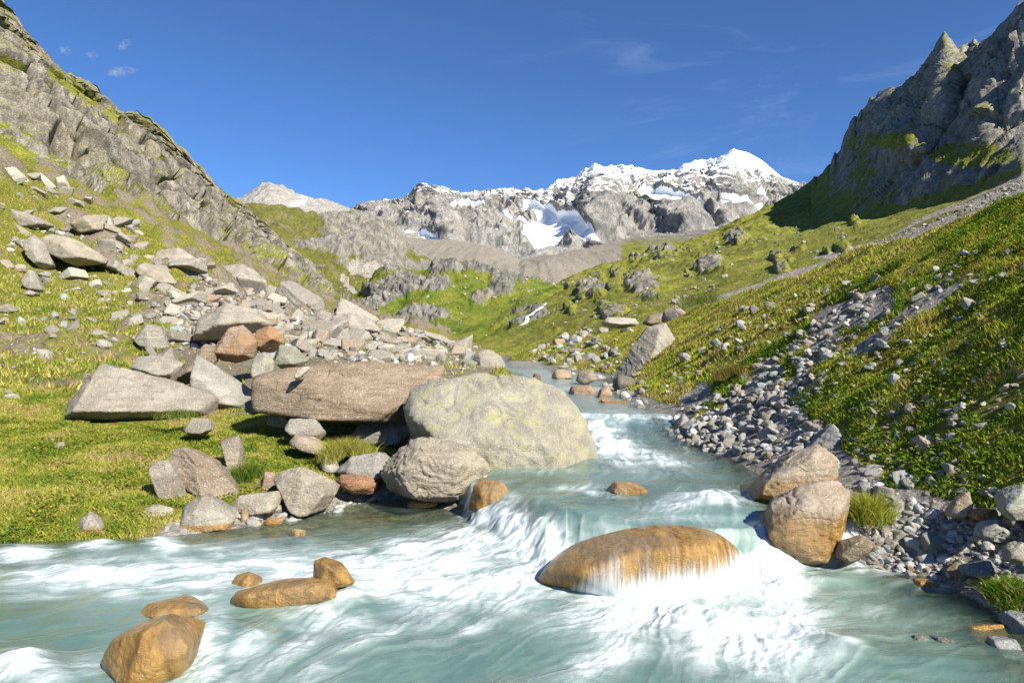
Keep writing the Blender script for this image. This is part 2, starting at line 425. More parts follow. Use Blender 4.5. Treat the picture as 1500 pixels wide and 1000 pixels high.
mg = sstep(.36, .66, slope + .30 * fbm(Q * .05 + 40, 4)) * .52 + .0 + .22 * fbm(u * np.array([.05, .09, .012]) + 77, 4) * 1.9
sky_d = np.abs(hgt - .9)
mg += .12 * sstep(.8, .86, hgt) * sstep(150, 230, px_)
mg += .38 * sstep(.10, .03, hgt)
for pts, w in (([(165, 290), (200, 340), (250, 350)], 24), ([(80, 110), (140, 150)], 14), ([(160, 160), (178, 185)], 14), ([(0, 205), (60, 250)], 16)):
    mg += .5 * sstep(w, w * .3, polydist(px_, py_, pts))
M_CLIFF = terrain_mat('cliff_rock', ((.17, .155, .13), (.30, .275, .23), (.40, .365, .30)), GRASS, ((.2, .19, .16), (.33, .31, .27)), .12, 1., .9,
                      streak=(1.2, 2.0, .25), rot=(math.radians(-27), math.radians(12), 0), gn=.75, dark=.42)  # darker vertical streaks in the rock colour: stain, plus painted-in shade of clefts
Z0 = np.zeros(Q.shape[:2])
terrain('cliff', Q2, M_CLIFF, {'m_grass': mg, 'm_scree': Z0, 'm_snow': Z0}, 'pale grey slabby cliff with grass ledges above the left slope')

# --- green hill and jagged crag on the right
cols = np.concatenate([np.linspace(690, 1520, 640, endpoint=False), np.linspace(1520, 2300, 120)])
Rc = [
 [(690, 530, 90), (780, 512, 80), (840, 503, 70), (900, 495, 60), (1000, 484, 54), (1100, 459, 46), (1200, 428, 38), (1300, 402, 31), (1400, 376, 26), (1500, 345, 22), (1700, 275, 17), (2300, 100, 10)],
 [(690, 505, 150), (780, 487, 130), (840, 466, 120), (900, 446, 110), (1000, 425, 105), (1100, 405, 95), (1200, 385, 85), (1300, 352, 75), (1400, 315, 66), (1500, 285, 58), (1700, 250, 45), (2300, 200, 30)],
 [(690, 490, 220), (780, 452, 210), (840, 428, 215), (900, 408, 225), (1000, 384, 230), (1100, 350, 245), (1200, 338, 235), (1300, 325, 190), (1400, 300, 150), (1500, 262, 118), (1700, 260, 100), (2300, 260, 60)],
 [(690, 480, 240), (780, 442, 245), (840, 418, 245), (900, 398, 250), (1000, 372, 250), (1100, 333, 290), (1190, 302, 320), (1240, 262, 300), (1300, 222, 262), (1335, 200, 240), (1400, 205, 205), (1500, 195, 158), (1700, 240, 120), (2300, 280, 90)],
 [(690, 475, 262), (780, 432, 272), (840, 410, 283), (880, 396, 300), (940, 380, 320), (1000, 362, 340), (1100, 320, 380), (1150, 290, 395), (1190, 263, 405), (1215, 240, 395), (1232, 216, 385), (1243, 186, 375), (1262, 158, 362), (1288, 134, 345), (1304, 128, 335), (1322, 124, 322), (1345, 105, 305), (1365, 75, 288), (1376, 56, 278), (1383, 44, 272), (1392, 58, 268), (1402, 74, 266), (1420, 64, 258), (1440, 60, 248), (1465, 35, 232), (1490, 10, 215), (1520, -22, 198), (1600, 40, 180), (1750, 190, 160), (2300, 320, 120)],
 [(690, 520, 330), (900, 450, 390), (1100, 400, 460), (1200, 340, 470), (1300, 220, 420), (1383, 150, 380), (1500, 110, 300), (1600, 140, 280), (1750, 260, 290), (2300, 380, 190)]]
Rc[4] = jag(Rc[4], -7, 5, 4, 1185, 1370) if 0 else jag(jag(Rc[4], -7, 6, 4, 1185, 1368), -7, 9, 14, 1410, 1560)
Q = smooth_rows(loft(Rc, cols, [80, 110, 70, 150, 50]), 3)
px_, py_ = proj(Q)
nr = grid_normals(Q); nr *= np.sign(-nr[..., 1].mean())
crag = sstep(1170, 1260, px_) * sstep(1.0, 1.0001, np.ones_like(px_) * 1.1) * sstep(0, 26, np.interp(px_, [1100, 1200, 1300, 1380, 1440, 1500, 2300], [330, 330, 322, 300, 280, 262, 290]) - py_)
push = 0
for pts, w, a in (([(1383, 40), (1398, 100), (1375, 170), (1335, 215)], 26, 20), ([(1465, 30), (1450, 110), (1440, 190)], 30, 16), ([(1322, 124), (1300, 190), (1250, 260)], 24, 14), ([(1290, 205), (1330, 205), (1350, 215)], 16, 8)):
    push = push + a * np.exp(-(polydist(px_, py_, pts) / w) ** 2)
CAMV = np.array([0, 0, CZ])
Q = CAMV + (Q - CAMV) * (1 - push * crag / Q[..., 1])[..., None]
u = Q @ rotm(0, math.radians(25), 0)
amp = np.clip(Q[..., 1] / 250, .08, 1.2)
rk = ridged(u * np.array([.06, .06, .022], np.float32) + 2, 6, .6) * 7.5 + ridged(u * np.array([.3, .3, .1], np.float32) + 2, 4) * 1.6
sw = u[..., 1] * .05 + fbm(u * .03 + 3, 3) * 1.8
rk += (sw - np.floor(sw)) ** 1.5 * 5 - np.clip(1 - np.abs(pn(u * np.array([.05, .05, .018]) + 31)) / .1, 0, 1) * 5
hum = ridged(Q * .4, 3) * .5 + fbm(Q * .05 + 12, 4) * 4.5 + ridged(Q * .035 + 21, 4) * 2.5
oc = sstep(.15, .42, fbm(Q * np.array([.035, .035, .05]) + 63, 4)) * sstep(1290, 1100, px_) * sstep(1000, 900, px_ * 0 + px_ - 60 * (py_ > 430)) 
_r = np.random.RandomState(11)
for _ in range(16):
    cx_ = _r.uniform(830, 1260); cy_ = np.interp(cx_, [830, 1000, 1260], [450, 415, 345]) + _r.uniform(-28, 26); rx_ = _r.uniform(5, 15); ry_ = rx_ * _r.uniform(.45, .8)
    oc = np.maximum(oc, .8 * sstep(1.2, .7, np.hypot((px_ - cx_) / rx_, (py_ - cy_) / ry_) + .9 * fbm(Q * .3 + 5, 3)))
for cx_, cy_, rx_, ry_ in ((945, 425, 32, 18), (1045, 398, 24, 14), (870, 435, 22, 14), (920, 375, 30, 12), (970, 372, 26, 9), (1080, 355, 18, 10), (900, 460, 20, 8)):
    oc = np.maximum(oc, sstep(1.15, .55, np.hypot((px_ - cx_) / rx_, (py_ - cy_) / ry_) + 1.1 * fbm(Q * .22 + 5, 4)))
edge = np.ones(Q.shape[0])[:, None]; edge[:12] = np.linspace(0, 1, 12)[:, None]; edge[350:411] = np.linspace(1, .3, 61)[:, None]; edge[411:] = .3; edge = edge * (1 - .6 * np.exp(-((px_ - 1384) / 14) ** 2) * sstep(110, 70, py_))
disp = ((rk - 2.5) * crag * (.10 + .90 * sstep(1215, 1390, px_)) * np.clip(Q[..., 1] / 290, .1, 1) ** 1.5 + hum * (1 - crag) * amp * np.interp(py_, [250, 420], [.6, 1.]) + oc * (1 - crag) * (.25 + ridged(u * np.array([.2, .2, .1]), 5) * 2.2) * np.clip(Q[..., 1] / 180, .15, 1.2)) * edge
fd = facing(Q, np.maximum(skyk(Q, 380, 412, .1, .75) * crag, .15), .05)
Q2 = Q + fd * disp[..., None]
n2 = grid_normals(Q2); n2 *= np.sign(n2[..., 2:3])
px_, py_ = proj(Q2)
slope = n2[..., 2]
mg = sstep(.30, .62, slope + .3 * fbm(Q * .04 + 9, 4)) * .6 + .16 + .2 * fbm(Q * .06 + 50, 4)
mg = np.where(crag > .5, mg - .30, mg + .28) - oc * .62 * (1 - crag)
for cx_, cy_, rx_, ry_, s_ in ((1310, 208, 45, 14, .7), (1420, 225, 60, 20, .6), (1260, 215, 22, 26, .45), (1370, 185, 22, 20, .3)):
    mg += s_ * sstep(1.2, .5, np.hypot((px_ - cx_) / rx_, (py_ - cy_) / ry_))
mg += .42 * sstep(1170, 1200, px_) * sstep(1330, 1260, px_) * sstep(215, 255, py_) * (.6 + 1.2 * fbm(Q * .06 + 90, 4))
mg += .3 * crag * sstep(.1, .35, fbm(u * np.array([.03, .03, .03]) + 44, 4))
ms = sstep(1.3, .1, polydist(px_ + 60 * fbm(Q * .05, 4), py_ + 26 * fbm(Q * .07 + 7, 4), [(1540, 268), (1430, 325), (1330, 358), (1230, 390), (1120, 425), (1060, 445)]) / np.interp(px_, [1060, 1300, 1500], [18, 34, 52])) * np.interp(px_, [1060, 1150, 1300], [.55, .7, .9])
M_HILL = terrain_mat('hill_turf', ((.17, .165, .15), (.28, .265, .235), (.40, .375, .325)), GRASS, ((.2, .175, .145), (.38, .345, .295)), .1, 1., 1.1, streak=(1.6, 1.2, .7), rot=(0, math.radians(-25), 0))
terrain('hill', Q2, M_HILL, {'m_grass': mg, 'm_scree': ms, 'm_snow': Z0[:1, :1] * 0 + np.zeros(Q.shape[:2])}, 'green hill rising to a dark jagged crag on the right')

# --- rocky green knoll at the valley head
cols = np.linspace(400, 930, 420)
Kc = [
 [(400, 512, 130), (550, 512, 130), (650, 514, 125), (740, 517, 120), (820, 508, 120), (930, 492, 120)],
 [(400, 480, 190), (550, 482, 190), (650, 478, 180), (720, 478, 180), (800, 460, 190), (930, 440, 205)],
 [(400, 455, 215), (530, 445, 215), (600, 432, 212), (680, 428, 212), (760, 435, 215), (830, 430, 225), (930, 415, 240)],
 [(400, 452, 250), (500, 448, 250), (530, 430, 245), (560, 405, 240), (600, 397, 240), (640, 394, 240), (690, 396, 240), (740, 406, 240), (800, 420, 250), (840, 418, 260), (930, 410, 270)],
 [(400, 500, 310), (930, 470, 330)]]
Q = smooth_rows(loft(Kc, cols, [60, 70, 110, 30]), 4)
px_, py_ = proj(Q); nr = grid_normals(Q); nr *= np.sign(-nr[..., 1].mean())
oc = sstep(.02, .3, fbm(Q * np.array([.05, .05, .06]) + 3, 4))
for cx_, cy_, rx_, ry_ in ((590, 425, 40, 22), (640, 430, 24, 14), (735, 425, 22, 16), (625, 470, 34, 14), (560, 440, 22, 16), (700, 445, 14, 14), (655, 405, 30, 10)):
    oc = np.maximum(oc, sstep(1.2, .5, np.hypot((px_ - cx_) / rx_, (py_ - cy_) / ry_) + .6 * fbm(Q * .1 + 5, 3)))
for cx_, cy_, rx_, ry_ in ((705, 470, 30, 28), (690, 425, 24, 14), (780, 440, 24, 12)):
    oc *= 1 - .85 * sstep(1.2, .6, np.hypot((px_ - cx_) / rx_, (py_ - cy_) / ry_))
edge = np.ones(Q.shape[0])[:, None]; edge[:12] = np.linspace(0, 1, 12)[:, None]
u = Q @ rotm(0, math.radians(-20), 0)
disp = (fbm(Q * .05 + 12, 4) * 4 + ridged(Q * .05, 4) * 2 + oc * (.6 + ridged(u * np.array([.24, .16, .09]), 6, .6) * 3.4)) * edge
Q2 = Q + nr * disp[..., None]
n2 = grid_normals(Q2); n2 *= np.sign(n2[..., 2:3])
mg = .95 - oc * .75 + .25 * fbm(Q * .06 + 50, 4) - .3 * sstep(.55, .3, n2[..., 2])
M_KNOLL = terrain_mat('knoll_turf', ((.12, .12, .11), (.22, .21, .19), (.33, .31, .27)), GRASSG, ((.2, .19, .16), (.35, .33, .29)), .1, 1., 1.1, streak=(1.6, 1.2, .6))
zz = np.zeros(Q.shape[:2])
terrain('knoll', Q2, M_KNOLL, {'m_grass': mg, 'm_scree': zz, 'm_snow': zz}, 'green knoll with grey outcrops at the head of the valley')
KNOLL = Q2

# --- buttress hill behind the cliff, with the green fan
cols = np.linspace(290, 760, 400)
Bc = [
 [(290, 500, 230), (450, 497, 250), (540, 490, 260), (640, 480, 280), (760, 440, 320)],
 [(290, 430, 280), (440, 405, 300), (490, 430, 300), (545, 460, 290), (640, 440, 320), (760, 420, 360)],
 [(290, 360, 380), (440, 372, 370), (500, 400, 360), (560, 405, 370), (640, 415, 380), (760, 415, 420)],
 [(290, 292, 430), (340, 300, 430), (375, 304, 430), (405, 306, 430), (440, 312, 440), (480, 316, 440), (515, 318, 440), (540, 324, 440), (568, 342, 440), (600, 362, 440), (640, 384, 450), (690, 398, 470), (760, 412, 490)],
 [(290, 360, 520), (500, 380, 520), (760, 440, 560)]]
Q = smooth_rows(loft(Bc, cols, [70, 90, 130, 30]), 4)
px_, py_ = proj(Q); nr = grid_normals(Q); nr *= np.sign(-nr[..., 1].mean())
fan = sstep(1, .7, np.where(inpoly(px_ + 5 * fbm(Q * .1, 3), py_, [(432, 385), (470, 402), (535, 425), (560, 480), (530, 490), (470, 470), (440, 410)]), 0., 2.))
u = Q @ rotm(0, math.radians(-24), 0)
edge = np.ones(Q.shape[0])[:, None]; edge[:12] = np.linspace(0, 1, 12)[:, None]
rk = sstep(.0, .25, fbm(Q * .018 + 14, 4) + .35 * np.exp(-(((px_ - 535) / 45) ** 2 + ((py_ - 350) / 30) ** 2)))
disp = (ridged(u * np.array([.06, .05, .025]), 6, .55) * 8 * (.4 + .6 * rk) + fbm(Q * .03, 4) * 6) * edge * (1 - .85 * fan)
Q2 = Q + nr * disp[..., None]
n2 = grid_normals(Q2); n2 *= np.sign(n2[..., 2:3])
mg = .62 - rk * .4 + .3 * fbm(Q * .05 + 50, 4) + fan * .6
ms = .9 * sstep(5, 2, polydist(px_ + 4 * fbm(Q * .1, 3), py_, [(500, 410), (530, 440), (552, 480)])) + .55 * sstep(24, 8, polydist(px_, py_, [(520, 395), (560, 410)]))
M_BUT = terrain_mat('buttress_turf', ((.17, .165, .15), (.27, .255, .22), (.36, .335, .285)), ((.10, .105, .025), (.15, .145, .035), (.19, .165, .05)), ((.22, .2, .17), (.38, .35, .31)), .05, 1., 2.0, streak=(1.6, 1.2, .6))
zz = np.zeros(Q.shape[:2])
terrain('buttress', Q2, M_BUT, {'m_grass': mg, 'm_scree': ms, 'm_snow': zz}, 'grassy rock buttress and smooth green fan beyond the cliff')

# --- grey moraine
cols = np.linspace(500, 1120, 300)
Mc = [
 [(500, 450, 480), (1120, 450, 480)],
 [(500, 400, 600), (700, 402, 600), (800, 430, 560), (860, 425, 570), (920, 400, 600), (1120, 400, 620)],
 [(500, 362, 780), (700, 372, 760), (760, 396, 660), (800, 384, 690), (880, 392, 690), (1000, 370, 760), (1120, 350, 800)],
 [(500, 335, 1050), (600, 350, 1050), (660, 352, 1050), (720, 362, 1020), (760, 384, 960), (800, 376, 960), (850, 367, 980), (900, 352, 1050), (960, 345, 1080), (1120, 325, 1150)],
 [(500, 380, 1250), (1120, 380, 1300)]]
Q = smooth_rows(loft(Mc, cols, [40, 60, 70, 20]), 4)
px_, py_ = proj(Q); nr = grid_normals(Q); nr *= np.sign(-nr[..., 1].mean())
gro = ridged(np.stack([Q[..., 0] * .07, Q[..., 1] * .006, Q[..., 2] * .01], -1), 4) * 2.0
Q2 = Q + nr * (gro + fbm(Q * .012, 4) * 5)[..., None]
mg = .28 + .3 * fbm(Q * .02 + 50, 4) + .6 * sstep(385, 420, py_) * sstep(790, 880, px_) + .5 * sstep(.0, 1, (px_ - 860) / 80) * sstep(330, 380, py_)
ms = np.clip(.95 - sstep(880, 940, px_) * .9, 0, 1)
M_MOR = terrain_mat('moraine_scree', ((.18, .165, .14), (.26, .24, .2), (.33, .3, .25)), GRASS, ((.19, .17, .135), (.28, .25, .2)), .02, .8, 3., streak=(2., .6, .6))
zz = np.zeros(Q.shape[:2])
terrain('moraine', Q2, M_MOR, {'m_grass': mg, 'm_scree': ms, 'm_snow': zz}, 'grey gravel moraine below the snow mountain')

# --- snow mountain
cols = np.linspace(460, 1290, 900)
Sc = [
 [(460, 400, 1300), (1290, 400, 1300)],
 [(460, 350, 1800), (640, 356, 1750), (760, 385, 1500), (900, 368, 1600), (1050, 352, 1800), (1290, 340, 2000)],
 [(460, 335, 2400), (600, 330, 2250), (700, 335, 2100), (790, 340, 2300), (880, 318, 1950), (960, 312, 2200), (1060, 300, 2300), (1120, 305, 2500), (1290, 310, 2600)],
 [(460, 330, 2700), (600, 310, 2500), (700, 308, 2500), (790, 306, 2750), (880, 280, 2350), (960, 280, 2600), (1060, 268, 2600), (1120, 278, 2800), (1290, 300, 2900)],
 [(460, 330, 2900), (500, 317, 2900), (530, 298, 2850), (556, 294, 2850), (578, 294, 2800), (600, 287, 2760), (612, 271, 2750), (626, 269, 2750), (640, 274, 2760), (680, 283, 2850), (720, 280, 2900), (740, 275, 2900), (760, 278, 3000), (798, 280, 3000), (815, 264, 3000), (842, 262, 3000), (870, 241, 2900), (888, 244, 2950), (905, 242, 3000), (935, 247, 3100), (965, 250, 3150), (990, 249, 3150), (1002, 241, 3100), (1020, 236, 3050), (1050, 235, 3000), (1075, 218, 2950), (1095, 223, 2960), (1115, 234, 3000), (1145, 259, 3050), (1170, 268, 3100), (1195, 277, 3150), (1290, 330, 3200)],
 [(460, 370, 3400), (870, 320, 3600), (1075, 310, 3600), (1290, 360, 3700)]]
Sc[4] = jag(Sc[4], -2., 5, 5, 500, 1060)
Q = smooth_rows(loft(Sc, cols, [30, 60, 120, 150, 24]), 3)
px_, py_ = proj(Q); nr = grid_normals(Q); nr *= np.sign(-nr[..., 1].mean())
push = 0
for pts, w, a in (([(870, 241), (915, 252), (880, 300), (868, 345)], 18, 150), ([(1075, 218), (1050, 262), (1090, 310)], 18, 200), ([(1002, 241), (1000, 275), (1060, 320)], 22, 180),
                  ([(612, 271), (640, 310), (660, 350)], 24, 200), ([(815, 263), (800, 300)], 14, 120), ([(920, 250), (960, 285), (1010, 330)], 24, 200), ([(740, 275), (790, 318)], 18, 120), ([(530, 298), (560, 330)], 20, 120)):
    push = push + a * np.exp(-(polydist(px_, py_, pts) / w) ** 2)
Q = CAMV + (Q - CAMV) * (1 - push / Q[..., 1])[..., None]
snowp = np.zeros(Q.shape[:2])
wx, wy = px_ + 5 * fbm(Q * .006, 4), py_ + 4 * fbm(Q * .006 + 9, 4)
for poly, s_ in (([(655, 306), (680, 298), (700, 303), (722, 316), (690, 319), (655, 323)], 1), ([(768, 336), (800, 322), (852, 318), (860, 330), (884, 357), (845, 350), (830, 360), (785, 377), (764, 352)], 1.2),
                 ([(766, 300), (800, 308), (822, 322), (795, 332), (772, 318)], 1.1), ([(725, 310), (772, 333), (766, 348), (740, 330)], 1), ([(920, 290), (950, 286), (1000, 292), (1030, 306), (1000, 313), (960, 306), (940, 300)], 1),
                 ([(1030, 284), (1075, 300), (1112, 312), (1100, 321), (1066, 310)], 1.1), ([(1058, 228), (1080, 216), (1110, 228), (1150, 260), (1178, 272), (1140, 272), (1120, 264), (1092, 250), (1078, 240)], 1.2), ([(935, 250), (1000, 248), (1040, 238), (1050, 250), (1000, 262), (950, 262)], .75), ([(856, 246), (905, 242), (918, 255), (890, 264)], 1.1),
                 ([(588, 346), (646, 350), (646, 356), (600, 353)], .9), ([(1100, 290), (1112, 280), (1125, 310), (1105, 305)], .9), ([(555, 332), (575, 330), (578, 343), (560, 342)], .9), ([(695, 330), (712, 338), (730, 352), (725, 354)], .8)):
    snowp = np.maximum(snowp, inpoly(wx, wy, poly) * s_)
glac = snowp.copy()
for _ in range(3):
    glac[1:-1, 1:-1] = (glac[1:-1, 1:-1] * 2 + glac[:-2, 1:-1] + glac[2:, 1:-1] + glac[1:-1, :-2] + glac[1:-1, 2:]) / 6
top = np.interp(px_, [k[0] for k in Sc[4]], [k[1] for k in Sc[4]])
dz = py_ - top
u = Q @ rotm(0, math.radians(-28), 0)
rr = ridged(u * np.array([.010, .007, .0045], np.float32) + 4, 6, .46)
fadeb = np.clip(np.linspace(0, 6, Q.shape[0]), 0, 1)[:, None]
fd = facing(Q, skyk(Q, 200, 355, .4, .93), .05)
Q2 = Q + fd * ((rr * 70 + ridged(u * np.array([.04, .03, .02], np.float32), 4) * 6) * fadeb * (1 - .8 * np.clip(glac, 0, 1)))[..., None]
n2 = grid_normals(Q2); n2 *= np.sign(n2[..., 2:3])
dust = np.interp(px_, [500, 600, 760, 800, 850, 1000, 1180], [.12, .2, .30, .48, .56, .62, .62]) * np.interp(dz, [0, 18, 45, 75, 120], [1.15, 1., .72, .3, .0])
dust += .75 * (n2[..., 2] - .42) * sstep(110, 20, dz)
msn = np.maximum(np.clip(dust, 0, .66), glac * 1.3)
M_SNOW = terrain_mat('alpine_rock', ((.20, .195, .19), (.33, .315, .295), (.45, .43, .395)), ((.12, .11, .05), (.17, .155, .07), (.2, .18, .1)), ((.2, .19, .17), (.3, .28, .25)), .012, 1., 12., streak=(1.6, 1., .8), rot=(0, math.radians(28), 0), dark=.55)
mg = .12 * (py_ > 340) + .3 * sstep(335, 365, py_) * sstep(880, 960, px_)
zz = np.zeros(Q.shape[:2])
terrain('mountain', Q2, M_SNOW, {'m_grass': mg, 'm_scree': zz, 'm_snow': msn}, 'snow-dusted rocky mountain with a glacier at the head of the valley')

# --- pale far peak on the left
cols = np.linspace(290, 600, 220)
Wc = [[(290, 380, 1500), (600, 380, 1500)], [(290, 335, 2000), (400, 325, 1950), (600, 345, 2000)],
      [(290, 330, 2500), (340, 303, 2450), (365, 289, 2420), (382, 277, 2400), (395, 271, 2400), (410, 276, 2410), (430, 285, 2420), (470, 297, 2450), (505, 308, 2500), (540, 326, 2600), (600, 350, 2700)], [(290, 360, 2900), (600, 380, 2900)]]
Q = smooth_rows(loft(Wc, cols, [30, 130, 24]), 3)
px_, py_ = proj(Q); nr = grid_normals(Q); nr *= np.sign(-nr[..., 1].mean())
Q2 = Q + nr * (ridged(Q * np.array([.012, .008, .008]) + 3, 6) * 22)[..., None]
sn = 1.2 * inpoly(px_ + 3 * fbm(Q * .01, 3), py_, [(420, 306), (436, 300), (450, 296), (444, 304), (430, 310)]) + 1.1 * inpoly(px_, py_, [(396, 309), (410, 304), (408, 310)])
zz = np.zeros(Q.shape[:2])
M_FAR = terrain_mat('far_rock', ((.28, .27, .25), (.36, .34, .31), (.43, .41, .37)), GRASS, ((.2, .19, .17), (.3, .28, .25)), .014, .8, 8., dark=.7)
terrain('peak', Q2, M_FAR, {'m_grass': zz, 'm_scree': zz, 'm_snow': sn}, 'pale grey rounded peak with one snow patch far behind the cliff')

# ------------------------------------------------------------------ water
def water_mat(name):
    b = NB(name); p = b.pos()
    foam = b.attr('foam'); sh = b.attr('shallow'); st = b.attr('streak')
    deep = b.mix(b.rng(b.noise(p, .55, 4), .38, .62), (.10, .185, .16), (.17, .27, .235))
    fo = b.math('ADD', foam, b.math('MULTIPLY', b.math('SUBTRACT', b.noise(p, 9., 5, .65), .5), .22))
    ff = b.rng(fo, .02, 1.0, 0, .95, False)
    col = b.mix(ff, deep, (.60, .66, .68))
    h = b.math('ADD', b.math('MULTIPLY', b.noise(b.mapp(p, (1.4, 3.2, 1)), 2.4, 5, .55), .6), b.math('MULTIPLY', st, .10))
    nb = b.bump(h, .4, .06)
    body = b.bsdf(col, b.rng(ff, 0, 1, .12, .6), .5, nb, **{'Subsurface Weight': 0.0})
    clear = b.n('ShaderNodeBsdfTransparent', {0: (.80, .90, .84)}).outputs[0]
    gl = b.n('ShaderNodeBsdfGlossy', {0: (1, 1, 1), 'Roughness': .12, 'Normal': nb}).outputs[0]
    fr = b.n('ShaderNodeFresnel', {'IOR': 1.33, 'Normal': nb}).outputs[0]
    thin = b.n('ShaderNodeMixShader', {0: b.math('MULTIPLY', fr, .55), 1: clear, 2: gl}).outputs[0]
    k = b.math('MULTIPLY', sh, b.math('SUBTRACT', 1., ff), clamp=True)
    m = b.n('ShaderNodeMixShader', {0: k, 1: body, 2: thin}).outputs[0]
    return b.out(m)
M_WATER = water_mat('water')

# flow lines on the pool, smeared along the current
LX, LY, CS = np.array([-9., 6.5]), np.array([3.2, 16.]), .016
lx = np.arange(LX[0], LX[1], CS); ly = np.arange(LY[0], LY[1], CS)
flow = [(1050, 700, 1030, 760, .4), (900, 635, 940, 690, .6), (960, 690, 930, 750, .4), (840, 715, 770, 750, .35), (760, 770, 690, 815, .1), (850, 860, 780, 900, 0), (700, 800, 590, 828, 0), (600, 820, 450, 846, 0), (450, 830, 320, 836, 0),
        (300, 845, 100, 850, 0), (100, 815, -60, 822, 0), (100, 930, 0, 945, 0), (700, 930, 560, 975, 0), (900, 940, 800, 1000, 0), (500, 920, 380, 985, 0), (1000, 900, 985, 965, 0), (1150, 870, 1120, 960, 0), (1300, 845, 1180, 868, 0),
        (1350, 920, 1150, 965, 0), (1450, 880, 1300, 905, 0), (960, 790, 950, 880, .2), (560, 745, 480, 760, 0), (360, 790, 250, 800, 0), (1100, 800, 1120, 860, .2)]
fx, fy = np.meshgrid(lx[::8], ly[::8])
U = np.zeros(fx.shape); Vv = np.zeros(fx.shape); Wt = np.full(fx.shape, 1e-6)
for a, b_, c_, d_, z_ in flow:
    D0 = (CZ - z_) / (b_ - HY) * F; D1 = (CZ - z_) / (d_ - HY) * F
    q0 = np.array([(a - CX) / F * D0, D0]); q1 = np.array([(c_ - CX) / F * D1, D1])
    v = q1 - q0; v /= np.linalg.norm(v)
    mid = (q0 + q1) / 2
    w = 1 / (.15 + (fx - mid[0]) ** 2 + (fy - mid[1]) ** 2) ** 2
    U += w * v[0]; Vv += w * v[1]; Wt += w
U /= Wt; Vv /= Wt
cu = fbm(np.stack([fx * 1.3, fy * 1.3, fx * 0], -1) + 2, 4) * 1.1
U, Vv = U * np.cos(cu) - Vv * np.sin(cu), U * np.sin(cu) + Vv * np.cos(cu)
nn = np.hypot(U, Vv) + 1e-9; U /= nn; Vv /= nn
U = np.kron(U, np.ones((8, 8)))[:len(ly), :len(lx)]; Vv = np.kron(Vv, np.ones((8, 8)))[:len(ly), :len(lx)]
wn = np.random.RandomState(2).rand(len(ly), len(lx)).astype(np.float32)
for _ in range(2):
    wn = (wn + np.roll(wn, 1, 0) + np.roll(wn, 1, 1) + np.roll(wn, -1, 0) + np.roll(wn, -1, 1)) / 5
wn2 = wn.copy()
for _ in range(14):
    wn2 = (wn2 + np.roll(wn2, 1, 0) + np.roll(wn2, 1, 1) + np.roll(wn2, -1, 0) + np.roll(wn2, -1, 1)) / 5
jj, ii = np.meshgrid(np.arange(len(lx)), np.arange(len(ly)))
acc = wn.copy(); acc2 = wn2.copy(); cnt = 1
for sgn in (1, -1):
    x = jj.astype(np.float32).copy(); y = ii.astype(np.float32).copy()
    for k in range(26):
        xi = np.clip(x.astype(np.int32), 0, len(lx) - 1); yi = np.clip(y.astype(np.int32), 0, len(ly) - 1)
        x += sgn * 1.6 * U[yi, xi]; y += sgn * 1.6 * Vv[yi, xi]
        xi = np.clip(x.astype(np.int32), 0, len(lx) - 1); yi = np.clip(y.astype(np.int32), 0, len(ly) - 1)
        acc += wn[yi, xi]; acc2 += wn2[yi, xi]; cnt += 1
acc /= cnt
acc = (acc - acc.mean()) / acc.std(); acc2 = (acc2 - acc2.mean()) / acc2.std()
def samp(A, x, y):
    fx_ = np.clip((x - LX[0]) / CS, 0, len(lx) - 1.001); fy_ = np.clip((y - LY[0]) / CS, 0, len(ly) - 1.001)
    i = fx_.astype(int); j = fy_.astype(int); u_ = fx_ - i; v_ = fy_ - j
    i1 = np.minimum(i + 1, len(lx) - 1); j1 = np.minimum(j + 1, len(ly) - 1)
    return (A[j, i] * (1 - u_) + A[j, i1] * u_) * (1 - v_) + (A[j1, i] * (1 - u_) + A[j1, i1] * u_) * v_

wc = np.concatenate([np.linspace(-900, -20, 140, endpoint=False), np.linspace(-20, 1520, 1180, endpoint=False), np.linspace(1520, 2300, 80)])
wd = np.concatenate([np.linspace(1.5, 4.4, 16, endpoint=False), CZ * F / np.linspace(CZ * F / 4.4, CZ * F / 16, 460, endpoint=False), np.linspace(16, 60, 160)])
wpx, wdd = np.meshgrid(wc, wd)
wx = (wpx - CX) / F * wdd; wy = wdd
wz = water_z(wx, wy)
bedz = gz(wx, wy)
wpy = HY - (wz - CZ) / wy * F
near = (wy < 15.5)
_w3 = np.stack([wx, wy, wx * 0], -1)
wax = wx + .16 * fbm(_w3 * 1.9 + 61, 4); way = wy + .16 * fbm(_w3 * 1.9 + 83, 4)
S = np.where(near, samp(acc, wax, way), 0)
S2 = np.where(near, samp(acc2, wax, way), 0)
far_s = fbm(np.stack([wx * 3.2, wy * .5, wx * 0], -1), 4) * 2.2
S = np.where(near, S, far_s)
W3 = np.stack([wx, wy, wx * 0], -1)
wob = fbm(W3 * .8 + 3, 4)
FO = np.zeros(wx.shape)
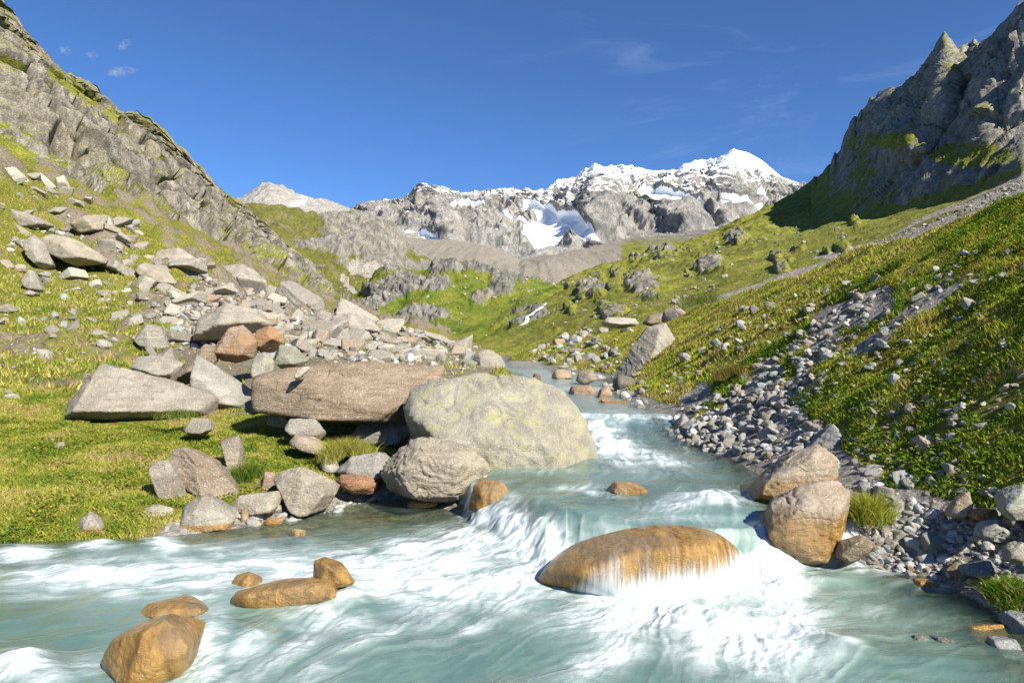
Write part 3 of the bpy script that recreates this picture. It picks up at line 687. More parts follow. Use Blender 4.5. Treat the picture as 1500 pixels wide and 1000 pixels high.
for cx_, cy_, rx_, ry_, an, s_ in (
    (760, 785, 70, 38, 20, 1.15), (690, 800, 80, 26, 0, 1.05), (620, 822, 90, 26, 0, .95), (800, 830, 70, 40, 15, .95), (560, 846, 120, 36, 10, 1.0), (740, 860, 120, 40, 0, .95), (650, 862, 110, 34, 0, .9), (600, 800, 60, 16, 0, .8), (735, 770, 60, 36, 35, 1.05), (790, 800, 60, 34, 25, .95), (715, 750, 30, 20, 40, .8),
    (1000, 905, 170, 40, 3, 1.3), (905, 915, 60, 34, 0, .85), (1130, 858, 56, 60, 0, 1.3), (1070, 945, 130, 40, 10, 1.05), (900, 960, 90, 26, -25, .7), (1160, 910, 46, 46, 20, .8),
    (1180, 965, 60, 24, 40, .45), (240, 804, 40, 18, 30, .9), (140, 800, 40, 14, 0, .75), (150, 842, 150, 22, 0, .85), (300, 846, 130, 26, -5, .85), (420, 838, 90, 26, 10, .85), (30, 812, 60, 20, 0, .7), (350, 812, 80, 14, 0, .5),
    (60, 870, 90, 10, 0, .35), (300, 945, 26, 50, 20, .95), (290, 985, 50, 30, 0, .8), (360, 950, 46, 24, -40, .55), (480, 905, 90, 20, 10, .6), (500, 870, 46, 30, 30, .8), (430, 950, 80, 16, -30, .55), (560, 930, 90, 12, -20, .5),
    (620, 890, 90, 40, 20, .45), (40, 985, 60, 26, 10, .9), (130, 975, 40, 20, 0, .5), (180, 870, 46, 12, 0, .5), (290, 878, 40, 10, 0, .6), (690, 920, 40, 12, -20, .5), (460, 985, 50, 20, -30, .45),
    (1240, 832, 90, 9, 3, .65), (1380, 858, 60, 8, 5, .5), (1200, 870, 60, 24, 0, .25), (1280, 895, 24, 14, 0, .35), (1230, 945, 60, 8, 20, .4),
    (1045, 735, 60, 12, 0, .95), (1000, 742, 60, 9, 0, .6), (900, 655, 50, 22, 25, 1.0), (885, 632, 30, 18, 30, 1.1), (960, 672, 60, 12, 10, .7), (860, 722, 60, 6, 5, .5), (830, 715, 60, 6, 0, .4), (980, 760, 120, 6, 0, .3), (745, 728, 30, 12, 20, .6),
    (700, 690, 40, 5, 0, .3), (800, 690, 70, 4, 0, .25), (780, 760, 50, 30, 25, .4)):
    c_, s2 = math.cos(math.radians(an)), math.sin(math.radians(an))
    dx, dy = wpx - cx_, wpy - cy_
    r = np.hypot((dx * c_ + dy * s2) / rx_, (-dx * s2 + dy * c_) / ry_) + wob * .55
    FO = np.maximum(FO, s_ * np.exp(-1.1 * np.maximum(r, 0) ** 1.7))
frontw = wy < 15.0
drop = np.abs(np.gradient(wz, axis=0) / (np.gradient(wy, axis=0) + 1e-9))
FO = np.maximum(FO * (wy < 16), np.interp(wpx, [0, 760, 810, 840, 1100, 1120], [.85, .85, .45, .2, .3, .8]) * sstep(.12, .5, drop) * frontw)
upf = sstep(14, 16, wy) * (.35 + .35 * sstep(.03, .06, drop)) * (wy >= 13.5)
FO = np.maximum(FO, upf)
lump = fbm(W3 * np.array([1.7, 2.4, 1]) + 7, 5)
foam = np.clip(.22 * sstep(.7, 1.15, FO) + FO * (.84 + .07 * S + .15 * S2 + .22 * lump) + .34 * sstep(.35, .75, ridged(np.stack([wax, way * 1.25, wax * 0], -1) * 2.1 + 5, 4)) * sstep(.02, .5, FO) * near + .03 * S * (FO > .02) + .055 * np.maximum(S - .3, 0) * (.4 + 1.2 * np.clip(wob + .2, 0, 1)), 0, 1.25)
lump = fbm(W3 * np.array([2.2, 2.8, 1]) + 7, 5)
hump = .06 * fbm(W3 * np.array([.9, 1.5, 1]) + 5, 3) * sstep(16, 12, wy) + FO * (.12 * lump + .03) + .0035 * np.clip(S, -2, 2) * (.3 + FO)
for cx_, cy_, rx_, ry_, a_ in ((240, 810, 70, 26, .05), (140, 805, 70, 22, .04), (760, 780, 60, 30, .10), (1045, 738, 60, 14, .09), (40, 985, 50, 30, .1), (1010, 915, 140, 26, .07), (500, 865, 40, 26, .1), (1230, 950, 60, 20, .08)):
    hump += a_ * np.exp(-((wpx - cx_) / rx_) ** 2 - ((wpy - cy_) / ry_) ** 2)
wz2 = wz + hump * np.clip((wz - bedz) / .12, .15, 1)
shal = sstep(.42, .06, wz - bedz) * .9
for cx_, cy_, rx_, ry_, s_ in ((560, 757, 130, 26, .97), (640, 750, 60, 20, .9), (380, 785, 120, 10, .6), (1390, 900, 120, 60, .55), (80, 900, 120, 40, .18), (640, 745, 80, 18, .6), (760, 712, 120, 22, .55), (1300, 940, 110, 50, .4), (1000, 980, 100, 20, .3)):
    shal = np.maximum(shal, s_ * np.exp(-(((wpx - cx_) / rx_) ** 2 + ((wpy - cy_) / ry_) ** 2)))
keep = (wz2 > bedz - .03) & ~((wy > 16) & (np.abs(wx - 1.5) > 6)) 
WQ = np.stack([wx, wy, wz2], -1)
faces = grid_faces(*wx.shape, keep=keep)
used = np.unique(faces); rem = np.full(wx.size, -1); rem[used] = np.arange(len(used))
w_me = poly_mesh('stream_water', WQ.reshape(-1, 3)[used], rem[faces], {'foam': foam.ravel()[used], 'shallow': shal.ravel()[used], 'streak': (np.clip(S, -2, 2) * .25 + .5).ravel()[used]})
tag(link('stream_water', w_me, M_WATER), kind='structure')

# cascade far up on the knoll
kpx, kpy = proj(KNOLL)
def on_sheet(Qs, px, py, maxd=1e9):
    a, b_ = proj(Qs)
    d = (a - px) ** 2 + (b_ - py) ** 2
    ok = d < max(9., d.min() * 4)
    k = np.argmin(np.where(ok, Qs[..., 1], 1e9))
    return Qs.reshape(-1, 3)[k]
pts = [(802, 447), (786, 456), (775, 464), (770, 474), (762, 482), (750, 492), (738, 503), (728, 512)]
rows_ = []
dense = []
for (a, b_), (c_, d_) in zip(pts[:-1], pts[1:]):
    for t in np.linspace(0, 1, 5, endpoint=False): dense.append((a + (c_ - a) * t, b_ + (d_ - b_) * t))
for k, (a, b_) in enumerate(dense):
    q = on_sheet(KNOLL, a, b_)
    w = .35 + .5 * abs(math.sin(k * .55)) + .25 * random.random()
    w *= 1.5
    w *= .5
    for s_ in (-1, -.4, .4, 1): rows_.append(q + np.array([s_ * w * .7, -.9 - .3 * (1 - abs(s_)), .35]))
RW = np.array(rows_).reshape(-1, 4, 3)
for _ in range(2): RW[1:-1] = .25 * RW[:-2] + .5 * RW[1:-1] + .25 * RW[2:]
c_me = poly_mesh('cascade_water', RW.reshape(-1, 3), grid_faces(len(RW), 4), {'foam': np.full(RW.size // 3, .75), 'shallow': np.zeros(RW.size // 3), 'streak': np.full(RW.size // 3, .5)})
tag(link('cascade_water', c_me, M_WATER), kind='structure')

# ------------------------------------------------------------------ rocks
def rock_mat(name, lichen=0., strata=1., light=1., orange=0., sc=1., crack=.2):
    b = NB(name); o = b.obj(); inf = b.n('ShaderNodeObjectInfo')
    off = b.n('ShaderNodeVectorMath', {0: o, 1: b.n('ShaderNodeCombineXYZ', {0: b.math('MULTIPLY', inf.outputs['Random'], 40.), 1: b.math('MULTIPLY', inf.outputs['Random'], 23.)}).outputs[0]}, operation='ADD').outputs[0]
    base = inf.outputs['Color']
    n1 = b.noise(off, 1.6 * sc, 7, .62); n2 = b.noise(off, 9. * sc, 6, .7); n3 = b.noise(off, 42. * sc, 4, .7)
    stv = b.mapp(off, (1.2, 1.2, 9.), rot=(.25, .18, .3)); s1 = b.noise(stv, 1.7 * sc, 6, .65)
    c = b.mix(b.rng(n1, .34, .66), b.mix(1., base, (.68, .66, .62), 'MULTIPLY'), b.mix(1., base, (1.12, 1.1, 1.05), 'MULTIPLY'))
    c = b.mix(b.rng(s1, .42, .64, 0, .6 * strata), c, b.mix(1., base, (.62, .54, .44), 'MULTIPLY'))
    c = b.mix(b.rng(n2, .5, .72, 0, .5), c, b.mix(1., base, (.52, .51, .5), 'MULTIPLY'))
    c = b.mix(b.rng(n3, .54, .64, 0, .55), c, (.55, .54, .49))
    c = b.mix(b.rng(b.noise(off, 30. * sc, 5, .75), .54, .66, 0, .6), c, b.mix(1., base, (.34, .33, .31), 'MULTIPLY'))
    vc = b.n('ShaderNodeTexVoronoi', {'Vector': b.n('ShaderNodeVectorMath', {0: b.mapp(off, (1., 1., 1.8), rot=(.3, .2, .1)), 1: b.n('ShaderNodeVectorMath', {0: b.n('ShaderNodeTexNoise', {'Vector': off, 'Scale': 3. * sc, 'Detail': 4.}).outputs['Color'], 'Scale': .5 / sc}, operation='SCALE').outputs[0]}, operation='ADD').outputs[0], 'Scale': 1.1 * sc}, feature='DISTANCE_TO_EDGE').outputs['Distance']
    crk = b.rng(vc, 0., .022, 1., 0.)
    c = b.mix(b.math('MULTIPLY', crk, b.rng(n1, .5, .64, .0, .6)), c, b.mix(1., base, (.28, .26, .24), 'MULTIPLY'))
    if orange: c = b.mix(b.rng(b.noise(off, 2.3 * sc, 5, .65, .5), .48, .62, 0, orange), c, (.33, .18, .085))
    if lichen:
        l1 = b.noise(off, 3.2, 8, .72); l2 = b.noise(off, 15., 5, .7)
        c = b.mix(b.rng(b.math('ADD', l1, b.math('MULTIPLY', b.math('SUBTRACT', l2, .5), .5)), .5, .62, 0, lichen), c, (.33, .32, .13))
        c = b.mix(b.rng(b.noise(off, 24., 5, .75), .6, .7, 0, lichen * .8), c, (.10, .10, .085))
    wet = b.attr('wet')
    wn = b.math('ADD', wet, b.math('MULTIPLY', b.math('ADD', b.math('SUBTRACT', n1, .5), b.math('MULTIPLY', b.math('SUBTRACT', n2, .5), .5)), 1.1))
    wf = b.math('MULTIPLY', b.rng(wn, .25, .8), b.rng(wet, 0, .12))
    wc_ = b.ramp(b.noise(b.mapp(off, (4.5, 2., .8)), 2.4, 7, .7), [(.3, (.10, .055, .018)), (.47, (.30, .165, .042)), (.7, (.46, .29, .09))])
    wc_ = b.mix(b.rng(n1, .42, .66, 0, .65), wc_, (.20, .155, .10))
    wc_ = b.mix(b.rng(b.noise(off, 7., 5, .75), .5, .68, 0, .6), wc_, (.085, .06, .03))
    c = b.mix(wf, c, wc_)
    h = b.math('SUBTRACT', b.math('MULTIPLY', n2, .6), b.math('MULTIPLY', crk, .5 * crack))
    h = b.math('ADD', h, b.math('ADD', b.math('MULTIPLY', n3, .22), b.math('MULTIPLY', s1, .6 * strata)))
    return b.out(b.bsdf(c, b.rng(wf, 0, 1, .85, .16), .45, b.bump(h, .9, .07 / sc)))
M_ROCK = rock_mat('weathered_rock', strata=.8)
M_LICHEN = rock_mat('lichen_rock', lichen=.55, strata=.3, crack=.1)
M_GOLD = rock_mat('wet_golden_rock', strata=.1, crack=0.)
M_SLATE = rock_mat('layered_rock', strata=1.4)
M_RUST = rock_mat('rusty_rock', strata=1., orange=.9)
M_STONE = rock_mat('bank_stone', strata=.7, sc=5.)

_ico = {}
def ico(sub):
    if sub not in _ico:
        bm = bmesh.new(); bmesh.ops.create_icosphere(bm, subdivisions=sub, radius=1)
        v = np.array([k.co[:] for k in bm.verts]); f = np.array([[k.index for k in x.verts] for x in bm.faces]); bm.free()
        v /= np.linalg.norm(v, axis=1)[:, None]
        _ico[sub] = (v, f)
    return _ico[sub]

def hull_planes(pts):
    bm = bmesh.new()
    for q in pts: bm.verts.new(q)
    r = bmesh.ops.convex_hull(bm, input=bm.verts)
    bm.normal_update()
    c = np.mean(pts, 0)
    pl = []
    for f in bm.faces:
        n = np.array(f.normal[:]); d = n @ np.array(f.verts[0].co[:])
        if n @ c > d: n, d = -n, -d
        if np.linalg.norm(n) > .5: pl.append((n, d - n @ c, f.calc_area()))
    bm.free()
    return c, pl

def rock_verts(planes, sub, p, size, amp=.05, strata=.02, seed=0, sdir=(0.2, -.15, 1.), crack=1.):
    U_, Fc = ico(sub)
    N_ = np.array([k[0] for k in planes]); d_ = np.array([max(k[1], size * .02) for k in planes])
    p = p * 4.
    q = np.clip(U_ @ (N_ / d_[:, None]).T, 0, None)
    mx = q.max(1, keepdims=True)
    r = 1 / (mx[:, 0] * (((q / mx) ** p).sum(1)) ** (1 / p))
    V = U_ * r[:, None]
    o = np.array([seed * 3.7 % 50, seed * 1.3 % 41, seed * 2.1 % 37])
    s = V / size
    dd = fbm(s * 1.4 + o, 2) * amp * .7 * size + ridged(s * 2.6 + o, 5) * amp * .42 * size + ridged(s * 12 + o, 3) * amp * .12 * size
    qq = fbm(s * 1.1 + o + 50, 3) * 5.; dd += ((qq - np.floor(qq)) ** 2.5 - .3) * amp * 1.0 * size * crack
    dd -= np.clip(1 - np.abs(pn(s * np.array([1.3, 1.3, 1.9]) + o + 9)) / .04, 0, 1) * .035 * size * crack
    if strata:
        sd = np.array(sdir, float); sd /= np.linalg.norm(sd)
        h = s @ sd
        q = np.stack([s[:, 0] * .8, s[:, 1] * .8, h * 9], -1)
        lay = fbm(q + o, 3)
        dd += np.clip(lay * 2.2, -.8, .8) * strata * size
    V = V + U_ * dd[:, None]
    return V, Fc

NROCK = [0]
ROCKS = []          # footprints, so grass keeps off them
def rock(outline, D, T, label, color, mat=None, sub=5, p=14, sh=(0, .12), inset=.62, amp=.045, strata=.016, sdir=(.15, -.2, 1), wet=None, cat='boulder', name='boulder', group=None, seed=None, tilt=0.):
    """outline: (column, row) corners at distance D metres; T: depth in metres front to back"""
    NROCK[0] += 1; seed = NROCK[0] if seed is None else seed
    rs = np.random.RandomState(seed)
    o = np.array(outline, float)
    cen = (o.min(0) + o.max(0)) / 2
    cen = .5 * cen + .5 * o.mean(0)
    wpx = o[:, 0].max() - o[:, 0].min(); hpx = o[:, 1].max() - o[:, 1].min()
    block = p >= 14 and mat is not M_GOLD
    pts = []
    ph = rs.uniform(0, 1); nf = 5 if len(o) > 7 else 4; sel = set(int((ph + k) * len(o) / nf) % len(o) for k in range(nf)); sel2 = set(int((ph + .4 + k) * len(o) / nf) % len(o) for k in range(nf))
    for k, (a, b_) in enumerate(o):
        pts.append(P(a, b_, D + rs.uniform(-.12, .12) * T))
        e = inset + rs.uniform(-.1, .12)
        a1 = cen[0] + (a - cen[0]) * e + sh[0] * wpx; b1 = cen[1] + (b_ - cen[1]) * e + sh[1] * hpx
        if k in sel: pts.append(P(a1, b1, D - T * .5 * rs.uniform(.8, 1.0)))
        a2 = cen[0] + (a - cen[0]) * (e * .95)
        b2 = cen[1] + (b_ - cen[1]) * (e * .95)
        q = P(a2, b2, D); q[1] += T * .5 * rs.uniform(.7, 1.05)
        if k in sel2: pts.append(q)
    pts = np.array(pts)
    c, pl = hull_planes(pts)
    if block:
        pl = []; fl = np.array([P(a, b_, D) for a, b_ in o]); c = fl.mean(0)
        area = 0.
        for k in range(len(o)):
            e0, e1 = fl[k], fl[(k + 1) % len(o)]; e = e1 - e0; e[1] = 0; e /= np.linalg.norm(e) + 1e-9
            n0 = np.array([e[2], 0, -e[0]])
            if n0 @ ((e0 + e1) / 2 - c) < 0: n0 = -n0
            up_ = max(n0[2], 0)
            for s_, t_ in ((-1, rs.uniform(.05, .45) + .35 * up_), (1, rs.uniform(.02, .4))):
                n_ = n0 * math.cos(t_) + np.array([0, s_, 0]) * math.sin(t_)
                pl.append((n_, max(n_ @ (e0 - c), n_ @ (e1 - c)), 1))
        for s_ in range(2):
            n_ = np.array([rs.uniform(-.35, .35), -1, rs.uniform(.0, .55)]); n_ /= np.linalg.norm(n_); pl.append((n_, T * .5 * rs.uniform(.72, .95), 1))
        n_ = np.array([rs.uniform(-.3, .3), 1, rs.uniform(-.1, .3)]); n_ /= np.linalg.norm(n_); pl.append((n_, T * .5, 1))
    for _ in range(0 if block else (5 if p > 9 else 0)):
        v = rs.normal(size=3); v[1] -= .5; v /= np.linalg.norm(v)
        pl.append((v, ((pts - c) @ v).max() * rs.uniform(.78, .93), 1))
    size = (np.ptp(pts[:, 0]) * np.ptp(pts[:, 2]) * np.ptp(pts[:, 1])) ** (1 / 3) * .5
    V, Fc = rock_verts(pl, sub, p * (1.8 if block else 1.), size, amp * (.75 if block else 1.), strata, seed, sdir, crack=0. if mat is M_GOLD else 1.)
    attrs = {}
    if wet is not None:
        wz_ = V[:, 2] + c[2]
        attrs['wet'] = sstep(wet[0] + wet[1], wet[0] + wet[1] * .35, wz_ + .0)
    me = poly_mesh(name, V, Fc, attrs)
    ob = link(name, me, mat or M_ROCK, loc=c)
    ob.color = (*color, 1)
    tag(ob, label, cat, group)
    ROCKS.append((c[0], c[1], np.ptp(pts[:, 0]) * .5, np.ptp(pts[:, 1]) * .42))
    return ob, c, pl, size

GREY = (.30, .285, .25); BLUE = (.25, .265, .275); PALE = (.38, .36, .31); BROWN = (.27, .215, .155); DARK = (.17, .165, .15); RED = (.30, .16, .09); GOLD = (.33, .21, .07); GREEN = (.25, .26, .2)

# the great boulder and its neighbours
rock([(594, 592), (604, 570), (640, 556), (700, 548), (760, 551), (800, 559), (832, 577), (852, 604), (868, 640), (882, 690), (830, 712), (760, 722), (680, 722), (640, 690), (608, 645), (592, 612)], 11.8, 2.6,
     'largest boulder, broad and lichen-speckled, on the stream edge in the middle', (.315, .305, .255), M_LICHEN, 6, 16, (.02, .10), .72, .045, .012)
rock([(557, 695), (562, 672), (582, 655), (604, 640), (645, 641), (695, 657), (722, 682), (712, 706), (680, 730), (640, 740), (600, 728), (570, 716)], 10.1, 1.3,
     'rounded layered boulder leaning against the left foot of the largest boulder', (.33, .30, .24), M_ROCK, 6, 12, (-.02, .1), .68, .05, .014, sdir=(.35, -.2, 1))
rock([(371, 550), (420, 538), (530, 529), (652, 537), (648, 575), (600, 622), (480, 618), (374, 604)], 13.1, 1.7,
     'long brown flat slab lying left of the largest boulder', (.29, .225, .16), M_SLATE, 6, 18, (0, .16), .84, .022, .02, sdir=(.08, -.1, 1), seed=53)
rock([(99, 590), (125, 558), (150, 530), (205, 540), (262, 560), (302, 570), (316, 586), (306, 612), (250, 618), (180, 624), (126, 628), (106, 614)], 15, 2.4,
     'big grey wedge-shaped boulder overhanging the left meadow', (.315, .29, .245), M_ROCK, 6, 16, (-.02, .1), .74, .03, .014, sdir=(-.2, -.2, 1))
rock([(284, 530), (290, 513), (315, 535), (348, 556), (368, 582), (362, 602), (330, 604), (300, 602), (286, 570)], 15.8, 1.4, 'smooth blue-grey block between the wedge boulder and the long slab', (.31, .305, .28), M_ROCK, 5, 16, (.02, .05), .7, .03, .008)
rock([(244, 558), (300, 503), (314, 508), (314, 534), (290, 558), (262, 566)], 17, 1.0, 'brown slab tilted up to the right behind the wedge boulder', BROWN, M_SLATE, 5, 16, (0, .05), .75, .03, .02, sdir=(-.7, 0, .7))
rock([(311, 512), (336, 479), (356, 476), (377, 500), (372, 524), (350, 532), (324, 528)], 17.6, 1.2, 'rust-streaked upright block at the top of the boulder pile', (.32, .23, .16), M_RUST, 5, 15, (.08, .1), .6, .04, .02, sdir=(-.5, 0, .8))
rock([(372, 505), (376, 484), (395, 476), (415, 488), (417, 505), (400, 515), (382, 516)], 18.2, .9, 'orange banded block right of the upright rusty block', (.34, .22, .13), M_RUST, 5, 14, (0, .1), .65, .04, .02)
rock([(368, 545), (372, 522), (388, 515), (402, 530), (400, 552), (380, 562)], 15.6, .6, 'small pale block wedged behind the left end of the long slab', PALE, M_ROCK, 4, 14)
rock([(400, 525), (410, 505), (432, 507), (452, 528), (440, 540), (412, 540)], 17, .9, 'greenish grey block behind the long slab', GREEN, M_ROCK, 5, 14)
rock([(430, 552), (436, 540), (452, 535), (453, 541), (440, 556), (434, 558)], 12.4, .22, 'small pale wedge perched on the long brown slab', (.46, .43, .35), M_ROCK, 4, 16, (0, .05), .7, .03, 0)
rock([(197, 546), (200, 522), (235, 520), (268, 532), (262, 552), (225, 556)], 18.5, 1.2, 'grey slab showing behind the top of the wedge boulder', GREY, M_ROCK, 5, 14)
rock([(282, 498), (290, 466), (330, 444), (372, 452), (402, 474), (392, 492), (345, 496), (310, 508)], 25, 3, 'wide flat grey slab above the rusty blocks', (.33, .30, .25), M_ROCK, 5, 16, (0, .1), .75, .03, .012, sdir=(-.2, -.3, 1))
rock([(312, 402), (320, 390), (356, 386), (380, 400), (394, 428), (372, 440), (338, 430), (315, 416)], 66, 5, 'blocky boulder with dark left face below the cliff foot', (.30, .28, .24), M_ROCK, 5, 16, (.12, .05), .6, .03, .012)
rock([(58, 352), (75, 342), (112, 350), (150, 374), (156, 386), (112, 391), (78, 376)], 43, 3, 'long pale slab lying on the upper left grass slope', (.34, .31, .25), M_ROCK, 5, 18, (.05, .05), .8, .025, .01)
rock([(36, 352), (50, 343), (66, 358), (78, 388), (62, 396), (44, 378)], 42, 1.6, 'darker rock touching the left end of the long pale slab', GREY, M_ROCK, 5, 14)
rock([(35, 405), (42, 394), (50, 398), (62, 425), (48, 430), (37, 422)], 35, .9, 'upright grey stone alone in the left grass', GREY, M_ROCK, 4, 14)
rock([(126, 490), (140, 480), (160, 487), (171, 510), (160, 520), (138, 510)], 25, .9, 'grey slanted rock in the middle of the left grass slope', (.31, .29, .25), M_SLATE, 5, 14)
rock([(195, 497), (215, 474), (235, 478), (246, 508), (238, 520), (212, 512)], 24.5, 1.1, 'pointed grey rock right of the slanted rock on the left slope', GREY, M_SLATE, 5, 14)
rock([(212, 462), (228, 452), (252, 470), (256, 482), (240, 486)], 29, .9, 'flat grey rock above the pointed rock', GREY, M_ROCK, 4, 14)
rock([(-8, 470), (8, 464), (32, 482), (30, 493), (6, 490)], 27, 1., 'flat grey rock cut by the left edge of the view', GREY, M_ROCK, 4, 14)
rock([(145, 458), (150, 448), (164, 450), (172, 462), (158, 464)], 30, .6, 'small grey stone above the slanted rock', GREY, M_ROCK, 4, 14)
rock([(200, 398), (212, 384), (245, 396), (262, 416), (240, 424), (215, 415)], 45, 2.5, 'tilted slab on the grass under the cliff ledge', (.33, .30, .24), M_ROCK, 5, 16)
rock([(222, 385), (232, 366), (262, 362), (288, 378), (286, 398), (250, 400)], 56, 4, 'broad ledge rock at the upper edge of the talus', (.32, .29, .24), M_ROCK, 5, 16)
rock([(264, 442), (272, 430), (300, 427), (321, 436), (312, 446), (284, 449)], 36, 1.6, 'reddish flat rock in the upper talus', (.29, .20, .15), M_ROCK, 5, 14)
rock([(134, 330), (140, 318), (160, 316), (166, 332), (150, 340)], 62, 2, 'squat grey rock near the cliff foot', PALE, M_ROCK, 4, 14)
rock([(480, 480), (488, 462), (515, 458), (545, 470), (560, 486), (520, 494)], 42, 3, 'large pale grey rock in the talus behind the long slab', (.33, .31, .27), M_ROCK, 5, 14)
rock([(690, 530), (697, 515), (715, 511), (735, 522), (744, 540), (720, 545), (698, 544)], 33, 1.5, 'rounded grey boulder beside the stream behind the largest boulder', (.31, .29, .25), M_ROCK, 5, 10)
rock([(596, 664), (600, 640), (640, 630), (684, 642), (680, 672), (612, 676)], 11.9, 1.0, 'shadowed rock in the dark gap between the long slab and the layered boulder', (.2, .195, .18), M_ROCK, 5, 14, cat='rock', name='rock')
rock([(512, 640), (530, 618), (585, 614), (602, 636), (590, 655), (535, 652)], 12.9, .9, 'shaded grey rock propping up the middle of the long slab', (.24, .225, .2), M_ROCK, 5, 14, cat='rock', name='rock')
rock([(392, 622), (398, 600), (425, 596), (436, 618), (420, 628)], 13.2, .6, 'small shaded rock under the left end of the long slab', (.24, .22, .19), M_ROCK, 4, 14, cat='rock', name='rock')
# on and below the meadow
rock([(218, 685), (228, 675), (246, 673), (258, 692), (270, 736), (257, 746), (238, 732)], 9.2, .42, 'narrow upright stone beside the ribbed slab on the meadow edge', (.29, .26, .22), M_ROCK, 5, 14, (.05, .05), .6, .04, .015, cat='rock', name='rock')
rock([(250, 664), (258, 656), (274, 655), (312, 677), (351, 722), (338, 740), (292, 726), (266, 712), (256, 690)], 9.6, .5, 'ribbed brown slab leaning down to the stream', (.29, .235, .18), M_SLATE, 6, 18, (0, .08), .75, .03, .04, sdir=(.55, 0, .75), cat='rock', name='rock')
rock([(322, 645), (350, 636), (356, 655), (354, 686), (342, 694), (330, 675)], 11, .35, 'upright stone standing in the grass above the ribbed slab', (.29, .255, .21), M_ROCK, 5, 14, cat='rock', name='rock')
rock([(256, 774), (272, 738), (300, 724), (328, 740), (345, 758), (338, 780), (290, 790)], 8.7, .6, 'grey boulder at the waterline below the ribbed slab', (.31, .30, .265), M_ROCK, 5, 14, wet=(0, .13), cat='rock', name='rock')
rock([(335, 742), (350, 726), (402, 720), (410, 738), (400, 752), (345, 758)], 9.1, .4, 'flat pale stone between the waterline boulder and the angular block', (.37, .34, .28), M_ROCK, 5, 14, wet=(0, .08), cat='rock', name='rock')
rock([(400, 702), (410, 691), (442, 682), (490, 704), (493, 722), (480, 744), (442, 752), (418, 742)], 9.5, .7, 'angular grey-brown block with dark left side at the water edge', (.31, .28, .23), M_ROCK, 6, 20, (.06, .02), .72, .025, .008, wet=(0, .06), cat='rock', name='rock')
rock([(415, 628), (425, 613), (462, 613), (477, 632), (470, 645), (430, 642)], 12.2, .7, 'flat grey rock in the shade gap under the long slab', GREY, M_ROCK, 5, 14, cat='rock', name='rock')
rock([(268, 630), (282, 612), (305, 613), (313, 628), (300, 638), (275, 637)], 12.8, .5, 'grey rock alone in the meadow under the wedge boulder', (.27, .25, .21), M_ROCK, 5, 14, cat='rock', name='rock')
rock([(420, 650), (432, 636), (462, 640), (478, 656), (470, 668), (440, 660)], 11.6, .5, 'pinkish flat stone in the grass under the long slab', (.33, .27, .22), M_ROCK, 4, 14, cat='rock', name='rock')
rock([(489, 692), (515, 668), (555, 662), (578, 680), (566, 700), (520, 699)], 10.7, .7, 'smooth blue-grey slab left of the layered boulder', (.31, .305, .285), M_ROCK, 5, 16, cat='rock', name='rock')
rock([(489, 704), (500, 694), (540, 696), (555, 708), (546, 724), (506, 722)], 10.1, .5, 'red-brown wet stone under the blue-grey slab', (.30, .15, .075), M_ROCK, 5, 12, cat='rock', name='rock', wet=(0, .12))
rock([(468, 682), (476, 668), (494, 674), (498, 690), (480, 692)], 10.9, .35, 'small pale grey stone beside the blue-grey slab', PALE, M_ROCK, 4, 14, cat='rock', name='rock')
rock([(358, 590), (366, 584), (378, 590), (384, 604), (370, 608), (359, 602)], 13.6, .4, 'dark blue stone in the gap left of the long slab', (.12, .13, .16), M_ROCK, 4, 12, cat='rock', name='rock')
rock([(592, 740), (604, 732), (640, 734), (644, 742), (600, 746)], 9.9, .3, 'flat orange stone at the waterline under the layered boulder', (.38, .22, .08), M_ROCK, 4, 12, cat='rock', name='rock')
rock([(686, 745), (692, 712), (706, 700), (738, 706), (747, 722), (740, 748), (715, 760), (694, 765)], 9.2, .6, 'golden wet boulder at the lip of the cascade', (.30, .20, .09), M_GOLD, 5, 12, wet=(.0, 3.), cat='rock', name='rock')
rock([(186, 768), (200, 748), (232, 738), (254, 744), (256, 766), (215, 780)], 8.7, .4, 'low pale stone at the waterline left of the grey boulder', (.37, .34, .28), M_ROCK, 5, 12, wet=(0, .09), cat='rock', name='rock')
rock([(105, 785), (118, 760), (132, 748), (150, 765), (168, 785), (140, 795)], 8.4, .4, 'low brown-based stone under the meadow bank at the waterline', (.30, .28, .25), M_ROCK, 5, 12, wet=(0, .16), cat='rock', name='rock')
rock([(383, 768), (392, 757), (410, 758), (416, 768), (402, 774)], 8.95, .18, 'small orange stone in the shallows below the angular block', (.36, .20, .08), M_ROCK, 4, 10, wet=(0, .05), cat='rock', name='rock')
rock([(350, 772), (352, 745), (362, 742), (366, 768), (358, 778)], 8.9, .16, 'small tan upright stone below the flat pale stone', (.36, .26, .15), M_ROCK, 4, 10, cat='rock', name='rock')
rock([(380, 715), (388, 690), (402, 692), (406, 712), (396, 726)], 9.9, .3, 'pinkish stone tucked behind the angular block', (.31, .22, .17), M_ROCK, 4, 14, cat='rock', name='rock')
rock([(303, 692), (318, 680), (345, 692), (352, 706), (330, 708)], 10.3, .4, 'grey flat stone showing behind the ribbed slab', GREY, M_ROCK, 4, 14, cat='rock', name='rock')
rock([(255, 770), (266, 752), (280, 760), (284, 776)], 8.75, .2, 'white-veined small stone at the grey boulder', PALE, M_ROCK, 4, 12, cat='rock', name='rock', wet=(0, .08))
